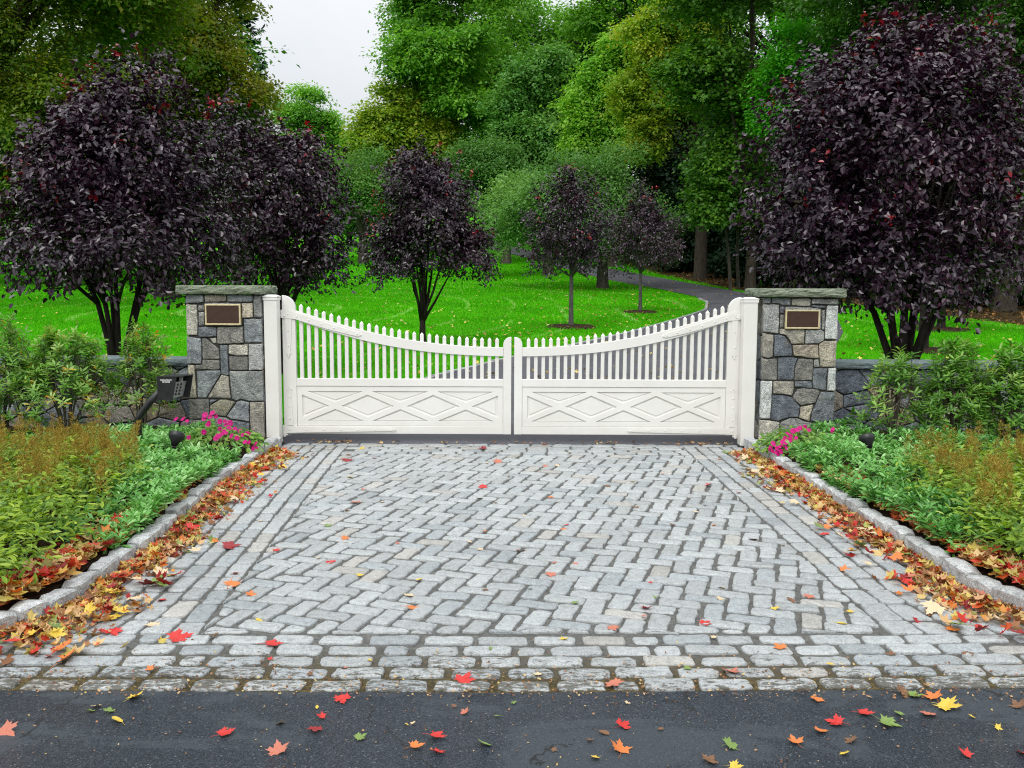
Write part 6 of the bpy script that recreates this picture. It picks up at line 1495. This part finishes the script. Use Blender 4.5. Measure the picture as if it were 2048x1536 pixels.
# larger leaves lying on top of the drifts
for side in (-1, 1):
    f = kx_left if side < 0 else kx_right
    for i in range(58):
        y = (4.0 if side < 0 else 4.15) + 4.6 * rl.random() ** 1.5
        wd = np.interp(y, [4.0, 5.0, 6.5, 8.0, 9.0], [0.55, 0.34, 0.34, 0.34, 0.25])
        u = rl.random() ** 1.2 * wd; x = f(y) - side * (0.03 + u)
        put_leaf(rl.choice(['red', 'red', 'orange', 'salmon', 'pale', 'yellow', 'yellow', 'pale', 'crimson', 'pale', 'green', 'pale']), x, y, 0.024 + 0.035 * (1 - u / wd) * rl.random(), rl.uniform(0.06, 0.105), 'ldrift' if side < 0 else 'rdrift', 0.32, rl.randrange(4))
    for i in range(14):                                # behind the kerb
        y = (4.25 if side < 0 else 4.55) + 1.5 * rl.random() ** 1.3; x = f(y) + side * (0.15 + 0.16 * rl.random())
        put_leaf(rl.choice(['red', 'red', 'orange', 'orange', 'pale', 'crimson']), x, y, 0.15, rl.uniform(0.07, 0.11), 'lbed' if side < 0 else 'rbed', 0.35, rl.randrange(4))
ZT = dict(road='on the wet street', border='on the straight cobbles by the street', near='on the nearer half of the cobbles', far='on the far half of the cobbles', ldrift='in the drift on the keypad side', rdrift='in the drift opposite the keypad', lbed='behind the kerb on the keypad side', rbed='behind the kerb opposite the keypad')
CT = dict(red='red', crimson='dark red', orange='orange', yellow='yellow', green='green', pale='pale tan', brown='brown', salmon='salmon pink')
groups = {}
for z_, c_, q_, o in LEAVES: groups.setdefault((z_, c_, q_ == 4), []).append(o)
for (z_, c_, ov), os_ in groups.items():
    os_.sort(key=lambda o: o.location.x)
    kind = 'oval' if ov else 'maple'
    for i, o in enumerate(os_):
        w = ('only ' if len(os_) == 1 else ORD[min(i, 19)] + ' ')
        tail = '' if len(os_) == 1 else ' from the left'
        lab = f"{w}{CT[c_]} {kind} leaf{tail} {ZT[z_]}"
        tag(o, lab, 'leaf', 'single fallen leaves on street and drive')
# drifts of leaf litter (uncountable)
LIT = ([(0, -0.1, 0), (0.36, 0.0, 0.16), (0.24, 0.22, 0.05), (0.48, 0.50, 0.26), (0.22, 0.52, 0.05), (0, 0.90, 0.14), (-0.22, 0.52, 0.05), (-0.48, 0.50, 0.22), (-0.24, 0.22, 0.05), (-0.36, 0.0, 0.12)], [(0, 1, 2), (2, 3, 4), (0, 2, 4, 5), (0, 5, 6, 8), (8, 6, 7), (0, 8, 9)])
def litter(name, label, x, y, z, seed, size, mat, tilt=0.35, lo=0, hi=1):
    r = np.random.default_rng(seed); n = len(x)
    nr = np.stack([r.normal(size=n) * tilt, r.normal(size=n) * tilt, np.ones(n)], 1); a = r.random(n) * 6.28
    X, Yv, Z = frames(nr, np.stack([np.cos(a), np.sin(a), np.zeros(n)], 1))
    o = link(name, scatter_mesh(name, LIT[0], LIT[1], np.stack([x, y, z], 1).astype(np.float32), X, Yv, Z, size * (0.4 + 1.0 * r.random(n)), lo + (hi - lo) * r.random(n) ** 1.25), mat)
    return tag(o, label, None, None, 'stuff')
for side, nm in ((-1, 'drift of red and tan fallen leaves along the kerb with the keypad post'), (1, 'drift of red and tan fallen leaves along the kerb without a keypad post')):
    r = np.random.default_rng(40 + side); n = 2400; f = kx_left if side < 0 else kx_right
    y = 3.85 + 5.3 * r.random(n) ** 1.05
    wd = np.interp(y, [3.9, 4.6, 5.3, 6.5, 8.0, 9.0, 9.3], [0.55, 0.36, 0.26, 0.30, 0.34, 0.28, 0.12]) * (0.75 + 0.45 * np.sin(y * 3.1 + side) * np.sin(y * 7.3))
    u = np.abs(r.normal(size=n)) * 0.48; x = f(y) - side * (0.01 + u * wd)
    z = 0.010 + 0.040 * np.exp(-(u * 1.6) ** 2) * r.random(n)
    litter('leaf_litter', nm, x, y, z, 50 + side, 0.052, M['litter'], 0.55, 0.0, 1.0)
    n = 1700; y = 3.75 + 3.9 * r.random(n) ** 1.2; x = f(y) + side * (0.105 + 0.24 * r.random(n) ** 1.2); z = 0.115 + 0.05 * r.random(n)
    litter('leaf_litter', 'fallen leaves on the soil behind the kerb ' + ('with' if side < 0 else 'without') + ' the keypad post', x, y, z, 60 + side, 0.066, M['litter'], 0.4, 0.05, 0.97)
r = np.random.default_rng(9)
n = 420; x = r.uniform(-2.3, 2.35, n); y = 9.60 + 0.32 * r.random(n) ** 1.5; edge = np.abs(x) > 1.7
keep = edge | (r.random(n) < 0.28); litter('leaf_litter', 'brown leaf crumbs along the foot of the gate', x[keep], y[keep], 0.012 + 0.01 * r.random(keep.sum()), 71, 0.035, M['litter'], 0.3, 0, 0.5)
# crumbs in the front joints and on the street
n = 1500; x = r.uniform(-2.6, 2.9, n); y = 3.56 + np.abs(r.normal(size=n)) * 0.22
litter('leaf_litter', 'tiny leaf crumbs and seeds in the joints by the street', x, y, np.full(n, 0.002), 72, 0.011, M['litter'], 0.4, 0, 0.45)
n = 420; x = r.uniform(-2.2, 2.4, n); y = 2.8 + 0.85 * r.random(n)
litter('leaf_litter', 'tiny leaf crumbs and seeds on the wet street', x, y, np.full(n, -0.002), 73, 0.009, M['litter'], 0.4, 0, 0.45)
# leaves on the lawn, the drive and the wood floor
n = 5200; Y = 11 + 42 * r.random(n) ** 1.25; X = (r.random(n) * 2 - 1) * (0.6 * Y + 1); X = np.where(r.random(n) < 0.35, np.interp(Y, [11, 20, 30, 40, 53], [1, 3, 5, 6, 3]) + r.normal(size=n) * 3.0, X)
zg = 0.03 * np.maximum(0, Y - 10) + 0.0008 * np.maximum(0, Y - 20) ** 2
dr = on_drive(X, Y); keep = ~dr | (r.random(n) < 0.5); wb = np.interp(Y, [p[0] for p in WB], [p[1] for p in WB]); keep &= X < wb
litter('fallen_leaves', 'small yellow and tan leaves strewn over the lawn and drive', X[keep], Y[keep], (zg + 0.055)[keep], 74, 0.075, M['lawnleaf'], 0.4)
n = 9000; Y = 20 + 55 * r.random(n); X = np.interp(Y, [p[0] for p in WB], [p[1] for p in WB]) - 0.5 + np.abs(r.normal(size=n)) * 7
zg = 0.03 * np.maximum(0, Y - 10) + 0.0008 * np.maximum(0, Y - 20) ** 2
litter('fallen_leaves', 'brown leaf carpet on the wood floor', X, Y, zg + 0.04, 75, 0.11, M['woodleaf'], 0.4)

# ------------------------------------------------------------------ sky, sun, camera
w = bpy.data.worlds.new('World'); SC.world = w; w.use_nodes = True
nt = w.node_tree; nt.nodes.clear(); n = N(nt)
wo = nt.nodes.new('ShaderNodeOutputWorld'); bg = nt.nodes.new('ShaderNodeBackground'); sky = nt.nodes.new('ShaderNodeTexSky')
SUN_E, SUN_A = math.radians(52), math.radians(200)
sky.sky_type = 'NISHITA'; sky.sun_disc = False; sky.sun_elevation = SUN_E; sky.sun_rotation = SUN_A
sky.air_density = 1.0; sky.dust_density = 4.0; sky.ozone_density = 1.0
hs = nt.nodes.new('ShaderNodeHueSaturation'); hs.inputs['Saturation'].default_value = 0.25; n.l(sky.outputs[0], hs.inputs['Color'])
tc = nt.nodes.new('ShaderNodeTexCoord')
cl = n.ramp(n.noise(tc.outputs['Generated'], 2.4, 6, 0.62, 0.4), [(0.32, (12.2, 12.8, 13.6)), (0.68, (14.3, 14.6, 14.9))])
# overcast dome: three times brighter overhead than at the horizon
sz = n.n('ShaderNodeSeparateXYZ'); n.l(tc.outputs['Generated'], sz.inputs[0])
fz = n.math('DIVIDE', n.math('ADD', 1.0, n.math('MULTIPLY', 2.0, n.math('MAXIMUM', sz.outputs[2], 0.0))), 3.0)
cz = n.n('ShaderNodeCombineXYZ'); [n.l(fz, cz.inputs[i]) for i in range(3)]
dome = n.mix(1.0, cl, cz.outputs[0], 'MULTIPLY')
for lk in list(nt.links):
    if lk.to_node.type == 'MIX': lk.to_node.clamp_factor = True
n.l(n.mix(0.88, hs.outputs[0], dome), bg.inputs[0]); bg.inputs[1].default_value = 0.125
n.l(bg.outputs[0], wo.inputs[0])
sl = bpy.data.lights.new('sun', 'SUN'); sl.energy = 1.5; sl.angle = math.radians(40); sl.color = (1.0, 0.97, 0.92)
so = bpy.data.objects.new('sun', sl); COL.objects.link(so)
sd = Vector((math.sin(SUN_A) * math.cos(SUN_E), math.cos(SUN_A) * math.cos(SUN_E), math.sin(SUN_E)))
so.rotation_euler = sd.to_track_quat('Z', 'Y').to_euler(); so.location = (0, 0, 60)
cam = bpy.data.cameras.new('camera'); co = bpy.data.objects.new('camera', cam); COL.objects.link(co)
cam.sensor_width = 36; cam.lens = 36 * F / 2048; cam.clip_start = 0.05; cam.clip_end = 1500
co.matrix_world = Matrix.Translation((0, 0, H)) @ (Matrix.Rotation(math.pi / 2 - PITCH, 4, 'X') @ Matrix.Rotation(ROLL, 4, 'Z'))
SC.camera = co
SC.render.engine = 'CYCLES'
SC.cycles.max_bounces = 6; SC.cycles.diffuse_bounces = 3; SC.cycles.glossy_bounces = 3; SC.cycles.transmission_bounces = 4; SC.cycles.transparent_max_bounces = 4
SC.cycles.use_adaptive_sampling = True; SC.cycles.adaptive_threshold = 0.01; SC.cycles.filter_width = 1.1
SC.cycles.caustics_reflective = False; SC.cycles.caustics_refractive = False
SC.cycles.use_denoising = True; SC.cycles.denoiser = 'OPENIMAGEDENOISE'; SC.cycles.denoising_input_passes = 'RGB_ALBEDO_NORMAL'; SC.cycles.denoising_prefilter = 'NONE'
SC.render.resolution_x = 1024; SC.render.resolution_y = 768
vs_ = SC.view_settings; vs_.view_transform = 'Standard'; vs_.look = 'None'; vs_.exposure = 0.2; vs_.gamma = 1.0
